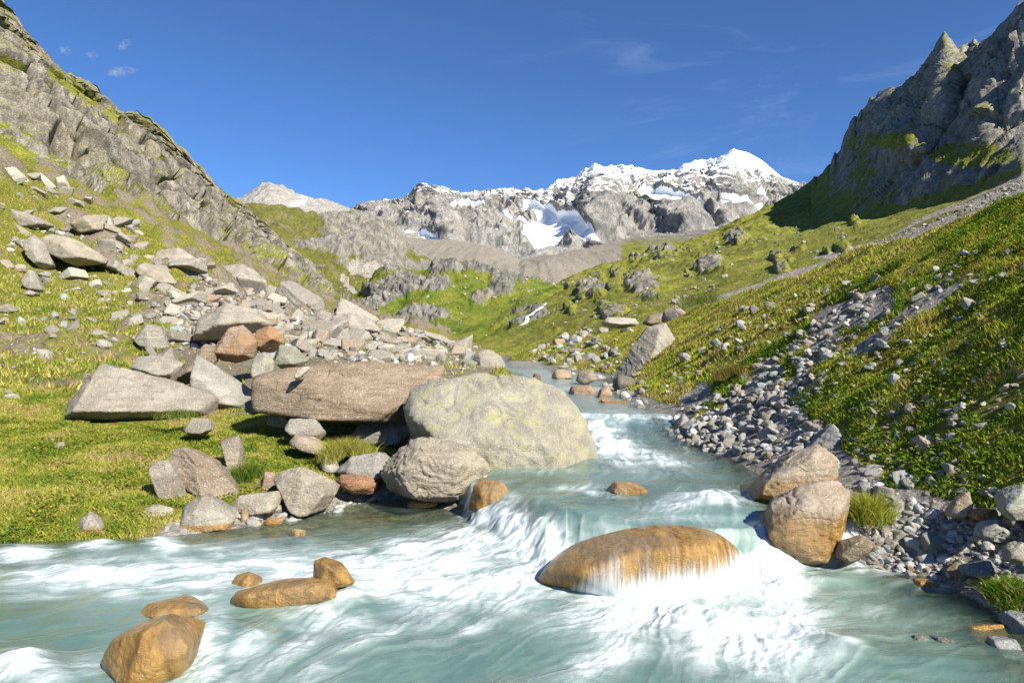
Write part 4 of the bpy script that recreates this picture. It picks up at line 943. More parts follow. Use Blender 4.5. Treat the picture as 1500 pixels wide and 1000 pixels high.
# in the water
G = rock([(770, 862), (792, 826), (830, 795), (900, 771), (970, 762), (1040, 768), (1085, 792), (1112, 826), (1132, 866), (1100, 905), (950, 920), (840, 912)], 6.75, 1.5,
     'broad golden-brown boulder under the waterfall veil in mid-stream', GOLD, M_GOLD, 6, 4, (.02, .06), .62, .022, .0, wet=(0, 9.))
rock([(888, 716), (900, 704), (930, 706), (950, 718), (948, 736), (915, 740), (892, 730)], 9.0, .45, 'small golden boulder in the pool above the broad golden boulder', GOLD, M_GOLD, 5, 9, (0, .05), .65, .04, 0, wet=(0, 9.), cat='rock', name='rock')
rock([(146, 972), (165, 935), (205, 912), (250, 897), (292, 925), (288, 962), (258, 1006), (215, 1020), (160, 1012)], 4.85, .8, 'tan diamond-shaped rock in the bottom left rapids', (.34, .24, .11), M_GOLD, 6, 12, (-.03, .0), .7, .035, .01, wet=(0, 9.), cat='rock', name='rock')
rock([(322, 884), (336, 868), (400, 852), (460, 846), (500, 850), (505, 872), (470, 892), (390, 900), (335, 900)], 6.15, .55, 'long low tan rock in the left rapids', (.34, .23, .11), M_GOLD, 5, 12, (0, .05), .7, .04, .01, wet=(0, 9.), cat='rock', name='rock')
rock([(458, 850), (460, 820), (475, 814), (505, 830), (524, 850), (500, 868), (470, 866)], 6.3, .4, 'brown hump at the right end of the long low rock', (.30, .19, .085), M_GOLD, 5, 12, wet=(0, 9.), cat='rock', name='rock')
rock([(333, 862), (346, 842), (365, 836), (386, 848), (382, 868), (350, 872)], 6.55, .35, 'small tan rock behind the long low rock', (.33, .23, .12), M_GOLD, 5, 12, wet=(0, 9.), cat='rock', name='rock')
rock([(196, 906), (215, 884), (255, 878), (300, 886), (312, 900), (270, 912)], 5.9, .5, 'yellowish flat rock just under the foam in the left rapids', (.42, .30, .11), M_GOLD, 5, 10, wet=(0, 9.), cat='rock', name='rock')
rock([(420, 784), (430, 774), (448, 776), (450, 788), (432, 792)], 8.3, .2, 'small tan stone in the calm left shallows', (.36, .26, .14), M_ROCK, 4, 10, wet=(0, .1), cat='rock', name='rock')
for k, (ol, d_, lb, cl) in enumerate([
    ([(1413, 938), (1422, 918), (1470, 914), (1482, 926), (1440, 940)], 5.55, 'long rust-edged flat stone breaking the shaded water', (.30, .17, .10)),
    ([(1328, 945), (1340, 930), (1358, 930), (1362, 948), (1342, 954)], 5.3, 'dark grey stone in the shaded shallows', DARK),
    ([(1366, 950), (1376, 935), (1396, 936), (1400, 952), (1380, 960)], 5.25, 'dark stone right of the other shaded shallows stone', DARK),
    ([(1342, 862), (1350, 852), (1376, 854), (1378, 866), (1355, 872)], 6.5, 'tan stone in the current by the right bank', (.29, .23, .14)),
    ([(1268, 936), (1278, 924), (1296, 926), (1300, 940), (1280, 946)], 5.4, 'ochre stone in the shaded blue water', (.30, .22, .08)),
    ([(1448, 960), (1456, 938), (1488, 936), (1496, 960), (1470, 972)], 5.15, 'blue-grey stone in the shallows at the lower right', BLUE),
    ([(1480, 925), (1486, 905), (1510, 900), (1512, 930)], 5.5, 'blue-grey stone at the lower right frame edge', BLUE),
    ([(1188, 806), (1200, 792), (1226, 800), (1222, 816), (1196, 820)], 7.3, 'dark wet stone under the right golden-based boulder', DARK)]):
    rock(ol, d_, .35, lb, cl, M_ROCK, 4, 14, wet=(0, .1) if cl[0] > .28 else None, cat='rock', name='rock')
# right bank boulders
rock([(1116, 765), (1130, 737), (1180, 706), (1230, 702), (1247, 722), (1240, 772), (1222, 816), (1190, 832), (1140, 815), (1118, 790)], 7.35, .95,
     'rounded block with bare grey top and golden base at the right bank', (.36, .30, .25), M_ROCK, 6, 12, (0, .14), .72, .03, .006, wet=(0, .82), seed=31)
rock([(1095, 738), (1108, 702), (1160, 665), (1200, 649), (1226, 664), (1230, 708), (1190, 748), (1120, 750)], 8.6, 1.0, 'sloping grey boulder with lit crown behind the golden-based block', (.33, .28, .225), M_ROCK, 6, 12, (0, .08), .7, .03, .008, wet=(.4, .42))
rock([(1172, 668), (1220, 620), (1240, 640), (1240, 668), (1228, 696), (1190, 694)], 10, .8, 'smooth blue-grey slab standing behind the sloping boulder', (.27, .28, .285), M_ROCK, 5, 16)
rock([(1228, 716), (1244, 692), (1270, 680), (1286, 700), (1282, 720), (1250, 726)], 8.9, .6, 'pale blue flat slab right of the sloping boulder', (.31, .325, .33), M_ROCK, 5, 16)
rock([(898, 556), (925, 510), (950, 478), (975, 472), (991, 500), (986, 522), (960, 548), (936, 572), (908, 578)], 27, 2.4, 'tall slanted grey boulder on the right bank upstream', (.33, .305, .26), M_ROCK, 6, 16, (.08, .02), .62, .03, .014, sdir=(.8, 0, .6))
rock([(1082, 512), (1088, 486), (1100, 470), (1130, 474), (1135, 498), (1124, 514), (1100, 520)], 22, 1.3, 'square grey block half sunk in the right bank', (.29, .285, .265), M_ROCK, 5, 16)
rock([(1056, 452), (1068, 440), (1100, 424), (1112, 434), (1090, 452), (1066, 460)], 44, 2.2, 'long pinkish grey boulder near the crest of the right bank', (.31, .27, .24), M_ROCK, 5, 14)
rock([(968, 470), (972, 455), (990, 446), (1006, 458), (1004, 474), (982, 480)], 40, 1.6, 'rounded rock above the tall slanted boulder', (.29, .26, .22), M_ROCK, 5, 12)
rock([(940, 474), (950, 462), (972, 458), (976, 474), (958, 480)], 43, 1.4, 'brownish flat rock left of the rounded rock', BROWN, M_ROCK, 4, 12)
rock([(878, 476), (890, 464), (930, 466), (940, 476), (905, 482)], 50, 2, 'flat pale slab on the far right bank', PALE, M_ROCK, 4, 14)
rock([(1445, 660), (1452, 632), (1472, 613), (1494, 622), (1496, 650), (1475, 668)], 8.0, .55, 'pink-based grey rock sitting in the flowers at the right', (.33, .28, .25), M_ROCK, 5, 14, cat='rock', name='rock')
rock([(1464, 745), (1470, 725), (1500, 708), (1520, 730), (1510, 760), (1480, 762)], 6.6, .5, 'smooth pale green rock at the right edge of the view', (.31, .325, .29), M_ROCK, 5, 12, cat='rock', name='rock')
rock([(1284, 654), (1300, 632), (1335, 626), (1348, 640), (1320, 656)], 9.2, .5, 'flat greenish rock on the bank above the pale blue slab', GREEN, M_ROCK, 5, 14, cat='rock', name='rock')
rock([(1342, 655), (1346, 636), (1372, 652), (1388, 668), (1378, 680), (1352, 678)], 8.4, .4, 'pale brown angular rock in the grass of the bank', (.34, .29, .23), M_ROCK, 5, 14, cat='rock', name='rock')
rock([(1296, 758), (1306, 742), (1335, 734), (1346, 748), (1330, 766), (1304, 768)], 7.7, .35, 'white-flecked grey stone right of the grass tussock', (.33, .33, .31), M_ROCK, 5, 12, cat='rock', name='rock')
rock([(1220, 815), (1230, 795), (1262, 782), (1284, 796), (1276, 815), (1245, 826)], 7.0, .4, 'brown striped stone right of the golden-based block', (.22, .18, .13), M_SLATE, 5, 12, cat='rock', name='rock', wet=(0, .1))
rock([(1388, 755), (1400, 735), (1420, 718), (1420, 735), (1404, 760)], 7.1, .25, 'tilted tan stone under the turf edge', (.34, .28, .20), M_ROCK, 4, 14, cat='rock', name='rock')
rock([(1420, 758), (1430, 747), (1454, 744), (1458, 754), (1436, 762)], 6.9, .25, 'small orange-brown stone under the turf edge', (.36, .19, .07), M_ROCK, 4, 12, cat='rock', name='rock')
rock([(1428, 785), (1445, 762), (1464, 760), (1474, 774), (1450, 790)], 6.6, .3, 'pale grey flat stone on the lower right gravel', (.32, .325, .33), M_ROCK, 4, 12, cat='rock', name='rock')
rock([(1468, 820), (1474, 802), (1500, 794), (1515, 810), (1500, 830)], 6.0, .35, 'speckled grey rock above the moss at the right edge', GREY, M_ROCK, 5, 12, cat='rock', name='rock')
rock([(1405, 840), (1420, 826), (1450, 820), (1462, 832), (1430, 850)], 6.3, .35, 'dark flat slab at the right waterline', (.17, .18, .19), M_ROCK, 4, 14, cat='rock', name='rock', wet=(0, .06))
rock([(1318, 515), (1330, 496), (1352, 484), (1358, 492), (1340, 510)], 14, .5, 'pale blue slab on the green bank', BLUE, M_ROCK, 4, 14, cat='rock', name='rock')
rock([(1272, 598), (1282, 575), (1296, 580), (1300, 598), (1284, 606)], 11.2, .4, 'pale pointed stone in the middle of the bank', (.33, .31, .26), M_ROCK, 4, 14, cat='rock', name='rock')
rock([(1402, 566), (1412, 550), (1438, 544), (1440, 556), (1418, 568)], 9.8, .35, 'tan flat stone among the yellow flowers', (.34, .29, .22), M_ROCK, 4, 14, cat='rock', name='rock')
# upstream by the water
for ol, d_, t_, lb, cl in [
    ([(868, 602), (880, 584), (915, 586), (936, 600), (930, 612), (885, 612)], 18.5, 1., 'flat orange-brown rock in the stream narrows', (.34, .22, .13)),
    ([(872, 584), (880, 568), (892, 564), (898, 580), (886, 588)], 20.5, .6, 'pale orange stone standing behind the flat orange rock', (.42, .30, .21)),
    ([(830, 578), (838, 564), (866, 564), (876, 576), (850, 584)], 22, .9, 'brown stone on the upstream right shore', (.28, .19, .13)),
    ([(866, 616), (870, 600), (890, 602), (896, 616), (880, 620)], 17, .5, 'rusty stone at the foot of the flat orange rock', (.31, .18, .10)),
    ([(806, 552), (812, 540), (836, 542), (840, 554), (820, 558)], 30, .8, 'orange-grey stone at the far bend', (.35, .26, .18)),
    ([(842, 560), (848, 544), (868, 540), (876, 556), (856, 564)], 26, .8, 'grey-brown stone beside the far bend', (.28, .24, .19)),
    ([(778, 560), (782, 546), (792, 548), (792, 560)], 26, .4, 'dark stone in midstream behind the largest boulder', (.15, .11, .09)),
    ([(934, 646), (942, 636), (962, 634), (970, 642), (950, 650)], 14.2, .5, 'tan flat stone at the right of the rapids', (.34, .25, .16)),
    ([(980, 636), (988, 622), (1002, 604), (1014, 620), (1010, 638), (990, 642)], 14.5, .5, 'pale blue-grey pointed stone at the foot of the bank', (.32, .325, .32)),
    ([(1040, 630), (1050, 616), (1080, 614), (1098, 624), (1070, 632)], 13.6, .6, 'tan flat slab above the gravel toe', (.33, .27, .21)),
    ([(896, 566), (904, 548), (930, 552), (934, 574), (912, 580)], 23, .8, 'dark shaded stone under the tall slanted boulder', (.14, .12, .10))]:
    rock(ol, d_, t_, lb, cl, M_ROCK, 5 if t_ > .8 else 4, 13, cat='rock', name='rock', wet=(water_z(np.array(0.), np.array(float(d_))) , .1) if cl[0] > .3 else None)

# smaller stones: a few base shapes, many separate stones
def rand_planes(rs, asp, n=16):
    pl = []
    for _ in range(n):
        v = rs.normal(size=3); v /= np.linalg.norm(v)
        d_ = math.sqrt((asp[0] * v[0]) ** 2 + (asp[1] * v[1]) ** 2 + (asp[2] * v[2]) ** 2) * rs.uniform(.62, .95)
        pl.append((v, d_, 1))
    for s_ in (1, -1):
        for k in range(3):
            v = np.zeros(3); v[k] = s_; v += rs.normal(size=3) * .15; v /= np.linalg.norm(v); pl.append((v, asp[k] * rs.uniform(.85, 1), 1))
    return pl
SHAPES = []
for k in range(14):
    rs = np.random.RandomState(100 + k)
    asp = [(1, .8, .6), (1, .7, .38), (1, .9, .75), (1, .6, .5), (1, .85, .3)][k % 5]
    V, Fc = rock_verts(rand_planes(rs, asp, 5), 4, 22, .75, .05, .02, 200 + k)
    me = poly_mesh('stone', V, Fc); me.materials.append(M_STONE); SHAPES.append(me)
TINY = []
for k in range(10):
    rs = np.random.RandomState(300 + k)
    V, Fc = rock_verts(rand_planes(rs, [(1, .8, .5), (1, .7, .35), (1, .9, .7)][k % 3], 9), 2, 20, .75, .04, 0, 400 + k)
    TINY.append((V, Fc))

Dm = np.exp(np.linspace(math.log(4.2), math.log(145), 900))
def hit(px, py):
    x = (px - CX) / F * Dm; z = CZ + (HY - py) / F * Dm
    g = gz(x, Dm)
    k = np.nonzero(g >= z)[0]
    if len(k): 
        D = Dm[k[0]]
        return P(px, py, D)
    best = None
    for Qs in SHEETS:
        a, b_ = proj(Qs[::3, ::3])
        d = (a - px) ** 2 + (b_ - py) ** 2
        m = d.min()
        if m < 64:
            q = on_sheet(Qs[::3, ::3], px, py)
            if best is None or q[1] < best[1]: best = q
    return best

def pick_in(poly, rs):
    xs = [k[0] for k in poly]; ys = [k[1] for k in poly]
    while True:
        a, b_ = rs.uniform(min(xs), max(xs)), rs.uniform(min(ys), max(ys))
        if inpoly(np.array([a]), np.array([b_]), poly)[0]: return a, b_

def stones(poly, n, szr, label, group, cols_, seed, mat=None, sink=.32, maxD=400, avoid=True, shapes=None, name='stone', cat='stone', tilt=.3):
    shapes = shapes or SHAPES
    rs = np.random.RandomState(seed)
    made = 0; tries = 0
    while made < n and tries < n * 12:
        tries += 1
        a, b_ = pick_in(poly, rs)
        q = hit(a, b_)
        if q is None or q[1] > maxD: continue
        r = szr[0] * (szr[1] / szr[0]) ** (rs.rand() ** 1.8) * .5 * q[1] / F
        if avoid and any(((q[0] - x_) / (rx_ + r * .6)) ** 2 + ((q[1] - y_) / (ry_ + r * .6)) ** 2 < .8 for x_, y_, rx_, ry_ in ROCKS): continue
        if q[1] < 60 and water_z(np.array(q[0]), np.array(q[1])) > q[2] + .02 and -6 < q[0] < 5 and q[1] < 40: continue
        o = bpy.data.objects.new(name, shapes[rs.randint(len(shapes))]); COL.objects.link(o)
        o.location = q + np.array([0, 0, r * (.5 - sink)])
        o.scale = (r, r * rs.uniform(.8, 1.2), r * rs.uniform(.7, 1.15))
        slope_t = rs.normal(0, tilt)
        o.rotation_euler = (slope_t, rs.normal(0, tilt) - (.35 if q[0] > 4.2 and q[1] < 60 else (-.3 if q[0] < -12 else 0)), rs.uniform(0, 6.28))
        c_ = np.array(cols_[rs.randint(len(cols_))]) * rs.uniform(.8, 1.2)
        o.color = (*np.clip(c_, 0, 1), 1)
        tag(o, label, cat, group)
        ROCKS.append((q[0], q[1], r * .8, r * .6))
        made += 1
C_GREY = [GREY, PALE, (.3, .28, .24), (.27, .25, .22), (.33, .29, .23)]
SLABS = []
for k in range(8):
    rs = np.random.RandomState(500 + k)
    V, Fc = rock_verts(rand_planes(rs, [(1, .75, .34), (1, .8, .26), (1, .6, .42), (1, .85, .5)][k % 4], 4), 5, 24, .75, .05, .02, 600 + k)
    me = poly_mesh('slab', V, Fc); me.materials.append(M_STONE); SLABS.append(me)
C_BLUE = [(.32, .34, .35), (.40, .415, .42), (.36, .36, .35), (.46, .46, .45), (.30, .275, .24), (.31, .325, .27)]
stones([(225, 545), (232, 470), (285, 395), (330, 390), (440, 440), (560, 478), (660, 505), (650, 530), (470, 525), (420, 505), (300, 480)], 78, (24, 92), 'large tilted grey slab in the jumbled talus between the cliff foot and the long slab', 'talus slabs', C_GREY + [(.31, .25, .19)], 41, sink=.55, shapes=SLABS, name='flat_rock', cat='flat rock', tilt=.3)
stones([(0, 300), (30, 240), (200, 330), (300, 400), (240, 470), (120, 420), (0, 400)], 34, (22, 80), 'large grey slab bedded in the upper left grass slope', 'slabs on the upper left slope', C_GREY, 42, sink=.5, shapes=SLABS, name='flat_rock', cat='flat rock', tilt=.35)
stones([(0, 300), (40, 250), (180, 320), (330, 430), (290, 480), (180, 450), (60, 380), (0, 340)], 36, (8, 34), 'grey stone lying on the grass high on the left slope', 'stones high on the left slope', C_GREY, 1)
stones([(0, 400), (100, 380), (230, 440), (250, 540), (100, 560), (0, 560)], 22, (9, 34), 'small grey stone in the grass of the left slope', 'stones in the left grass', C_GREY, 2)
stones([(240, 500), (290, 400), (420, 440), (480, 465), (600, 490), (690, 512), (690, 548), (600, 530), (470, 525), (420, 500), (280, 500)], 80, (9, 34), 'grey block in the talus field behind the long slab', 'talus blocks', C_GREY + [(.30, .22, .16)], 3)
stones([(570, 484), (620, 486), (700, 508), (690, 516), (620, 505)], 14, (7, 18), 'whitish boulder at the far end of the talus field', 'whitish far boulders', [(.45, .44, .41), (.4, .39, .36)], 4)
stones([(0, 575), (100, 560), (110, 600), (350, 625), (350, 660), (0, 660)], 10, (9, 30), 'low grey stone in the far meadow grass', 'meadow stones', C_GREY, 5)
stones([(960, 655), (1000, 600), (1100, 580), (1180, 600), (1220, 680), (1180, 690), (1080, 665)], 38, (10, 38), 'blue-grey stone on the gravel toe of the right bank', 'stones of the gravel toe', C_BLUE, 6)
stones([(1240, 770), (1300, 730), (1400, 740), (1500, 770), (1500, 850), (1400, 845), (1250, 825)], 32, (12, 40), 'loose angular stone on the lower right gravel by the water', 'stones of the lower gravel', C_BLUE + [(.3, .24, .15)], 7)
stones([(1240, 620), (1400, 620), (1420, 690), (1290, 730), (1240, 690)], 18, (12, 36), 'bank stone around the pale blue slab', 'stones by the pale blue slab', C_BLUE + [PALE], 8)
stones([(1140, 450), (1300, 400), (1480, 400), (1490, 600), (1200, 600), (1100, 560)], 40, (7, 26), 'stone scattered over the green right bank', 'stones scattered on the right bank', C_BLUE + [PALE], 9)
stones([(780, 505), (900, 470), (960, 480), (900, 540), (840, 560), (780, 545)], 20, (7, 24), 'rock on the far right shore of the stream', 'rocks on the far shore', C_GREY + [(.33, .23, .15), DARK], 10)
stones([(1020, 410), (1060, 390), (1120, 420), (1080, 440), (960, 455)], 9, (6, 16), 'rock on the lower slope of the green hill', 'rocks on the green hill', C_GREY, 11, maxD=140)
stones([(360, 748), (500, 735), (560, 740), (500, 760), (380, 770)], 9, (8, 18), 'small brown stone at the edge of the calm shallows', 'shallows stones', [(.34, .24, .13), PALE, BROWN], 12)

# masses of small stones, past counting
def stone_mass(name, polys, seed, cols_, per, szr):
    rs = np.random.RandomState(seed)
    VV, FF, CC = [], [], []; n0 = 0
    for poly, cnt in polys:
        for _ in range(cnt):
            a, b_ = pick_in(poly, rs); q = hit(a, b_)
            if q is None or q[1] > 140: continue
            D = q[1]
            r = szr[0] * (szr[1] / szr[0]) ** (rs.rand() ** 2.6) * .5 * D / F
            if D < 18 and (water_z(np.array(q[0]), np.array(q[1])) > q[2] + .12): continue
            V, Fc = TINY[rs.randint(len(TINY))]
            al = rs.uniform(0, 6.28); be = rs.normal(0, .4)
            R_ = rotm(rs.normal(0, .35), be, al)
            W_ = (V * np.array([1, rs.uniform(.7, 1.1), rs.uniform(.6, 1.1)]) * r) @ R_.T + q + np.array([0, 0, r * .25])
            VV.append(W_); FF.append(Fc + n0); n0 += len(W_)
            CC.append(np.tile(np.array(cols_[rs.randint(len(cols_))]) * rs.uniform(.7, 1.25), (len(W_), 1)))
    b = NB(name); pz = b.pos()
    c = b.mix(b.rng(b.noise(pz, 25., 5, .7), .35, .65), b.mix(1., b.attrc('tint'), (.65, .64, .62), 'MULTIPLY'), b.attrc('tint'))
    m = b.out(b.bsdf(c, .8, .3, b.bump(b.noise(pz, 45., 4, .7), .5, .02)))
    me = poly_mesh(name, np.concatenate(VV), np.concatenate(FF), {'tint': np.concatenate(CC)}, smooth=False)
    tag(link(name, me, m), 'mass of small loose stones along the banks and talus', kind='stuff')
stone_mass('gravel', [([(950, 660), (1000, 600), (1090, 570), (1180, 560), (1230, 690), (1180, 695), (1080, 670)], 1200), ([(1080, 600), (1140, 520), (1250, 430), (1300, 440), (1230, 520), (1180, 620)], 430),
                      ([(1230, 830), (1250, 760), (1320, 730), (1500, 770), (1500, 880), (1400, 855)], 1900), ([(1240, 600), (1450, 600), (1440, 720), (1260, 740)], 240),
                      ([(240, 520), (290, 400), (420, 440), (690, 510), (690, 550), (470, 530)], 1100), ([(250, 765), (340, 750), (560, 728), (560, 745), (380, 775)], 260),
                      ([(780, 515), (860, 480), (960, 560), (930, 630), (850, 570)], 400), ([(0, 300), (200, 330), (300, 480), (0, 560)], 260), ([(1250, 420), (1500, 340), (1500, 640), (1200, 620)], 420), ([(960, 560), (1100, 440), (1250, 400), (1200, 560), (1000, 640)], 420), ([(1230, 740), (1250, 640), (1440, 660), (1500, 760)], 160)], 21, C_BLUE + C_GREY, 0, (3.5, 27))

def sheet_stones(name, Qs, polys, seed, cols_, szr, label):
    rs = np.random.RandomState(seed); a, b_ = proj(Qs); VV, FF, CC = [], [], []; n0 = 0
    n_ = grid_normals(Qs)
    for poly, cnt in polys:
        idx = np.nonzero(inpoly(a, b_, poly).ravel())[0]
        if len(idx) == 0: continue
        w = (Qs.reshape(-1, 3)[idx, 1]) ** .5
        for k in rs.choice(idx, cnt, p=w / w.sum()):
            q = Qs.reshape(-1, 3)[k]
            r = szr[0] * (szr[1] / szr[0]) ** (rs.rand() ** 2.2) * .5 * q[1] / F
            V, Fc = TINY[rs.randint(len(TINY))]
            R_ = rotm(rs.normal(0, .4), rs.normal(0, .4), rs.uniform(0, 6.28))
            W_ = (V * np.array([1, rs.uniform(.7, 1.1), rs.uniform(.7, 1.3)]) * r) @ R_.T + q + np.array([0, 0, r * .2])
            VV.append(W_); FF.append(Fc + n0); n0 += len(W_); CC.append(np.tile(np.array(cols_[rs.randint(len(cols_))]) * rs.uniform(.7, 1.25), (len(W_), 1)))
    me = poly_mesh(name, np.concatenate(VV), np.concatenate(FF), {'tint': np.concatenate(CC)}, smooth=False)
    tag(link(name, me, bpy.data.materials['gravel']), label, kind='stuff')
HILLQ = SHEETS[1]
sheet_stones('slope_rubble', HILLQ, [([(800, 480), (900, 400), (1100, 330), (1280, 330), (1250, 400), (1000, 480)], 420), ([(1060, 450), (1500, 262), (1520, 340), (1130, 440)], 900), ([(830, 500), (900, 440), (1060, 420), (1000, 480)], 160)], 31, C_GREY + [DARK], (2.5, 10), 'rubble strewn over the green hill and its scree strip')
sheet_stones('slope_rubble', SHEETS[2], [([(520, 500), (540, 430), (700, 400), (860, 420), (800, 500)], 320)], 32, C_GREY, (2.5, 8), 'rubble strewn over the knoll')
sheet_stones('slope_rubble', SHEETS[3], [([(430, 480), (440, 400), (560, 400), (560, 480)], 120), ([(495, 405), (530, 440), (560, 485), (535, 480), (510, 440)], 120)], 33, C_GREY, (2, 6), 'rubble strewn below the buttress')
sheet_stones('slope_rubble', SHEETS[0], [([(0, 230), (200, 320), (470, 460), (470, 475), (200, 345), (0, 260)], 500)], 34, C_GREY, (3, 16), 'rubble along the foot of the cliff')

# ------------------------------------------------------------------ grass
def blades(name, pos, h, w, lean, col, seg2, label, mat, rs, kind='stuff', cat=None, loc=None, group=None):
    n = len(pos)
    th = rs.uniform(0, 2 * math.pi, n); dirv = np.stack([np.cos(th), np.sin(th), np.zeros(n)], -1)
    ph = rs.uniform(0, 2 * math.pi, n); ld = np.stack([np.cos(ph), np.sin(ph), np.zeros(n)], -1)
    l = (lean * rs.uniform(.3, 1.3, n) * h)[:, None] * ld
    up = np.array([0, 0, 1.])[None]
    a = pos - dirv * (w * .5)[:, None]; b_ = pos + dirv * (w * .5)[:, None]
    tip = pos + l + up * h[:, None]
    if seg2:
        m = pos + l * .35 + up * (h * .6)[:, None]
        c1 = m - dirv * (w * .42)[:, None]; c2 = m + dirv * (w * .42)[:, None]
        V = np.stack([a, b_, c1, c2, tip], 1).reshape(-1, 3); k = np.arange(n)[:, None] * 5
        Fc = np.concatenate([k + [0, 1, 3], k + [0, 3, 2], k + [2, 3, 4]])
        C = np.repeat(col, 5, 0)
    else:
        V = np.stack([a, b_, tip], 1).reshape(-1, 3); Fc = np.arange(n * 3).reshape(-1, 3); C = np.repeat(col, 3, 0)
    if loc is not None: V = V - np.array(loc)
    me = poly_mesh(name, V, Fc, {'tint': C}, smooth=False)
    o = link(name, me, mat, loc=loc); tag(o, label, cat, group, kind)
    return o
bg = NB('grass_blade')
tc = bg.attrc('tint')
d1 = bg.n('ShaderNodeBsdfDiffuse', {0: tc}).outputs[0]
t1 = bg.n('ShaderNodeBsdfTranslucent', {0: bg.mix(1., tc, (1.1, 1.15, .6), 'MULTIPLY')}).outputs[0]
M_BLADE = bg.out(bg.n('ShaderNodeMixShader', {0: .35, 1: d1, 2: t1}).outputs[0])

def grass_cols(pos, rs, pal, wts):
    n = len(pos)
    f = fbm(pos * np.array([.9, .9, .9]) + 5, 3); g = fbm(pos * 3.1 + 15, 2)
    t = np.clip(.47 + f * 1.15 + g * .6 + rs.normal(0, .16, n), 0, .999) * (len(pal) - 1)
    pal = np.array(pal); i = t.astype(int); u_ = (t - i)[:, None]
    c = pal[i] * (1 - u_) + pal[i + 1] * u_
    return c * rs.uniform(.75, 1.25, n)[:, None]

def rock_clear(x, y):
    ok = np.ones(len(x), bool)
    for a, b_, rx_, ry_ in ROCKS:
        ok &= ((x - a) / (rx_ * .85 + .01)) ** 2 + ((y - b_) / (ry_ * .85 + .01)) ** 2 > 1
    return ok

def grass_area(name, x0, x1, y0, y1, n, hr, wr, lean, pal, seed, seg2, label, thr=.42, right=False, pxr=(-120, 1620), dens=None):
    rs = np.random.RandomState(seed)
    x = rs.uniform(x0, x1, n); y = rs.uniform(y0, y1, n)
    m = bil(GMASK, x, y); z = gz(x, y)
    pos = np.stack([x, y, z], -1)
    ok = m + .35 * fbm(pos * 2.6 + 8, 3) + rs.normal(0, .05, n) > thr
    px, py = proj(pos)
    ok &= (px > pxr[0]) & (px < pxr[1]) & (z - water_z(x, y) > (-.03 if 'meadow' in name else .04))
    x, y, z, pos = x[ok], y[ok], z[ok], pos[ok]
    ok = rock_clear(x, y); pos = pos[ok]
    n = len(pos)
    cl = np.clip(.75 + (1.6 if 'bank' in name else 1.0) * fbm(pos * 1.7 + 30, 3), .25, 2.0)
    h = rs.uniform(hr[0], hr[1], n) * cl
    w = rs.uniform(wr[0], wr[1], n)
    pos[:, 2] -= .01
    blades(name, pos, h, w, lean, grass_cols(pos, rs, pal, None), seg2, label, M_BLADE, rs)
    return n
PAL_L = [(.13, .20, .03), (.22, .28, .045), (.33, .345, .06), (.41, .385, .085), (.46, .40, .14), (.40, .31, .15)]
PAL_R = [(.13, .23, .03), (.22, .31, .036), (.34, .38, .05), (.43, .395, .075), (.46, .37, .13)]
cnts = []
cnts.append(grass_area('meadow_grass', -13, -.8, 8.0, 17, 360000, (.04, .11), (.010, .022), .8, PAL_L, 1, True, 'yellow-green meadow turf on the left bank'))
cnts.append(grass_area('slope_grass', -75, 3, 16, 85, 420000, (.10, .28), (.035, .08), .8, PAL_L, 2, False, 'sunlit grass on the left slope', thr=.46))
cnts.append(grass_area('bank_grass', 3.3, 16, 4.6, 16, 420000, (.04, .125), (.010, .02), .7, PAL_R, 3, True, 'green herbs and grass on the right bank', thr=.45))
cnts.append(grass_area('bank_grass', 2.5, 17, 16, 62, 260000, (.06, .15), (.022, .05), .7, PAL_R[1:] + [(.24, .2, .08)], 4, False, 'sparse grass on the upper right bank', thr=.46))
print('BLADES', cnts)

# broad little leaves and flowers
def specks(name, x0, x1, y0, y1, n, s, pal, hgt, seed, label, thr=.5):
    rs = np.random.RandomState(seed)
    x = rs.uniform(x0, x1, n); y = rs.uniform(y0, y1, n); m = bil(GMASK, x, y); z = gz(x, y); pos = np.stack([x, y, z], -1)
    px, py = proj(pos)
    ok = (m > thr) & (px > -50) & (px < 1560) & (z - water_z(x, y) > (-.02 if x1 < 0 else .05)) & (fbm(pos * 1.1 + 44, 3) + rs.normal(0, .12, n) > .08)
    pos = pos[ok]; pos = pos[rock_clear(pos[:, 0], pos[:, 1])]; n = len(pos)
    pos[:, 2] += rs.uniform(.3, 1, n) * hgt
    VV = []; C = []
    t0 = rs.normal(size=(n, 3)); t0[:, 2] *= .5; t0 /= np.linalg.norm(t0, axis=1)[:, None]
    t1_ = np.cross(t0, rs.normal(size=(n, 3)) * .5 + np.array([0, 0, 1.2])); t1_ /= np.linalg.norm(t1_, axis=1)[:, None]
    sz = (s * rs.uniform(.6, 1.3, n))[:, None]
    V = np.stack([pos - t0 * sz, pos - t1_ * sz * .7, pos + t0 * sz, pos + t1_ * sz * .7], 1).reshape(-1, 3)
    col = np.array(pal)[rs.randint(len(pal), size=n)] * rs.uniform(.8, 1.15, n)[:, None]
    me = poly_mesh(name, V, np.arange(n * 4).reshape(-1, 4), {'tint': np.repeat(col, 4, 0)}, smooth=False)
    tag(link(name, me, M_BLADE), label, kind='stuff')
specks('ground_leaves', -13, -.8, 8.0, 14, 120000, .02, [(.17, .25, .03), (.25, .28, .035), (.12, .20, .02), (.33, .29, .05)], .07, 5, 'low leafy cover in the meadow')
specks('ground_leaves', 3.4, 15, 4.6, 16, 170000, .027, [(.11, .20, .02), (.18, .26, .03), (.09, .16, .018), (.28, .28, .045)], .15, 6, 'low leafy cover on the right bank')
specks('wildflowers', 3.4, 15, 4.8, 24, 7000, .017, [(.6, .42, .02), (.6, .42, .02), (.65, .5, .06), (.7, .7, .66)], .15, 7, 'scattered yellow and white wildflowers on the right bank')

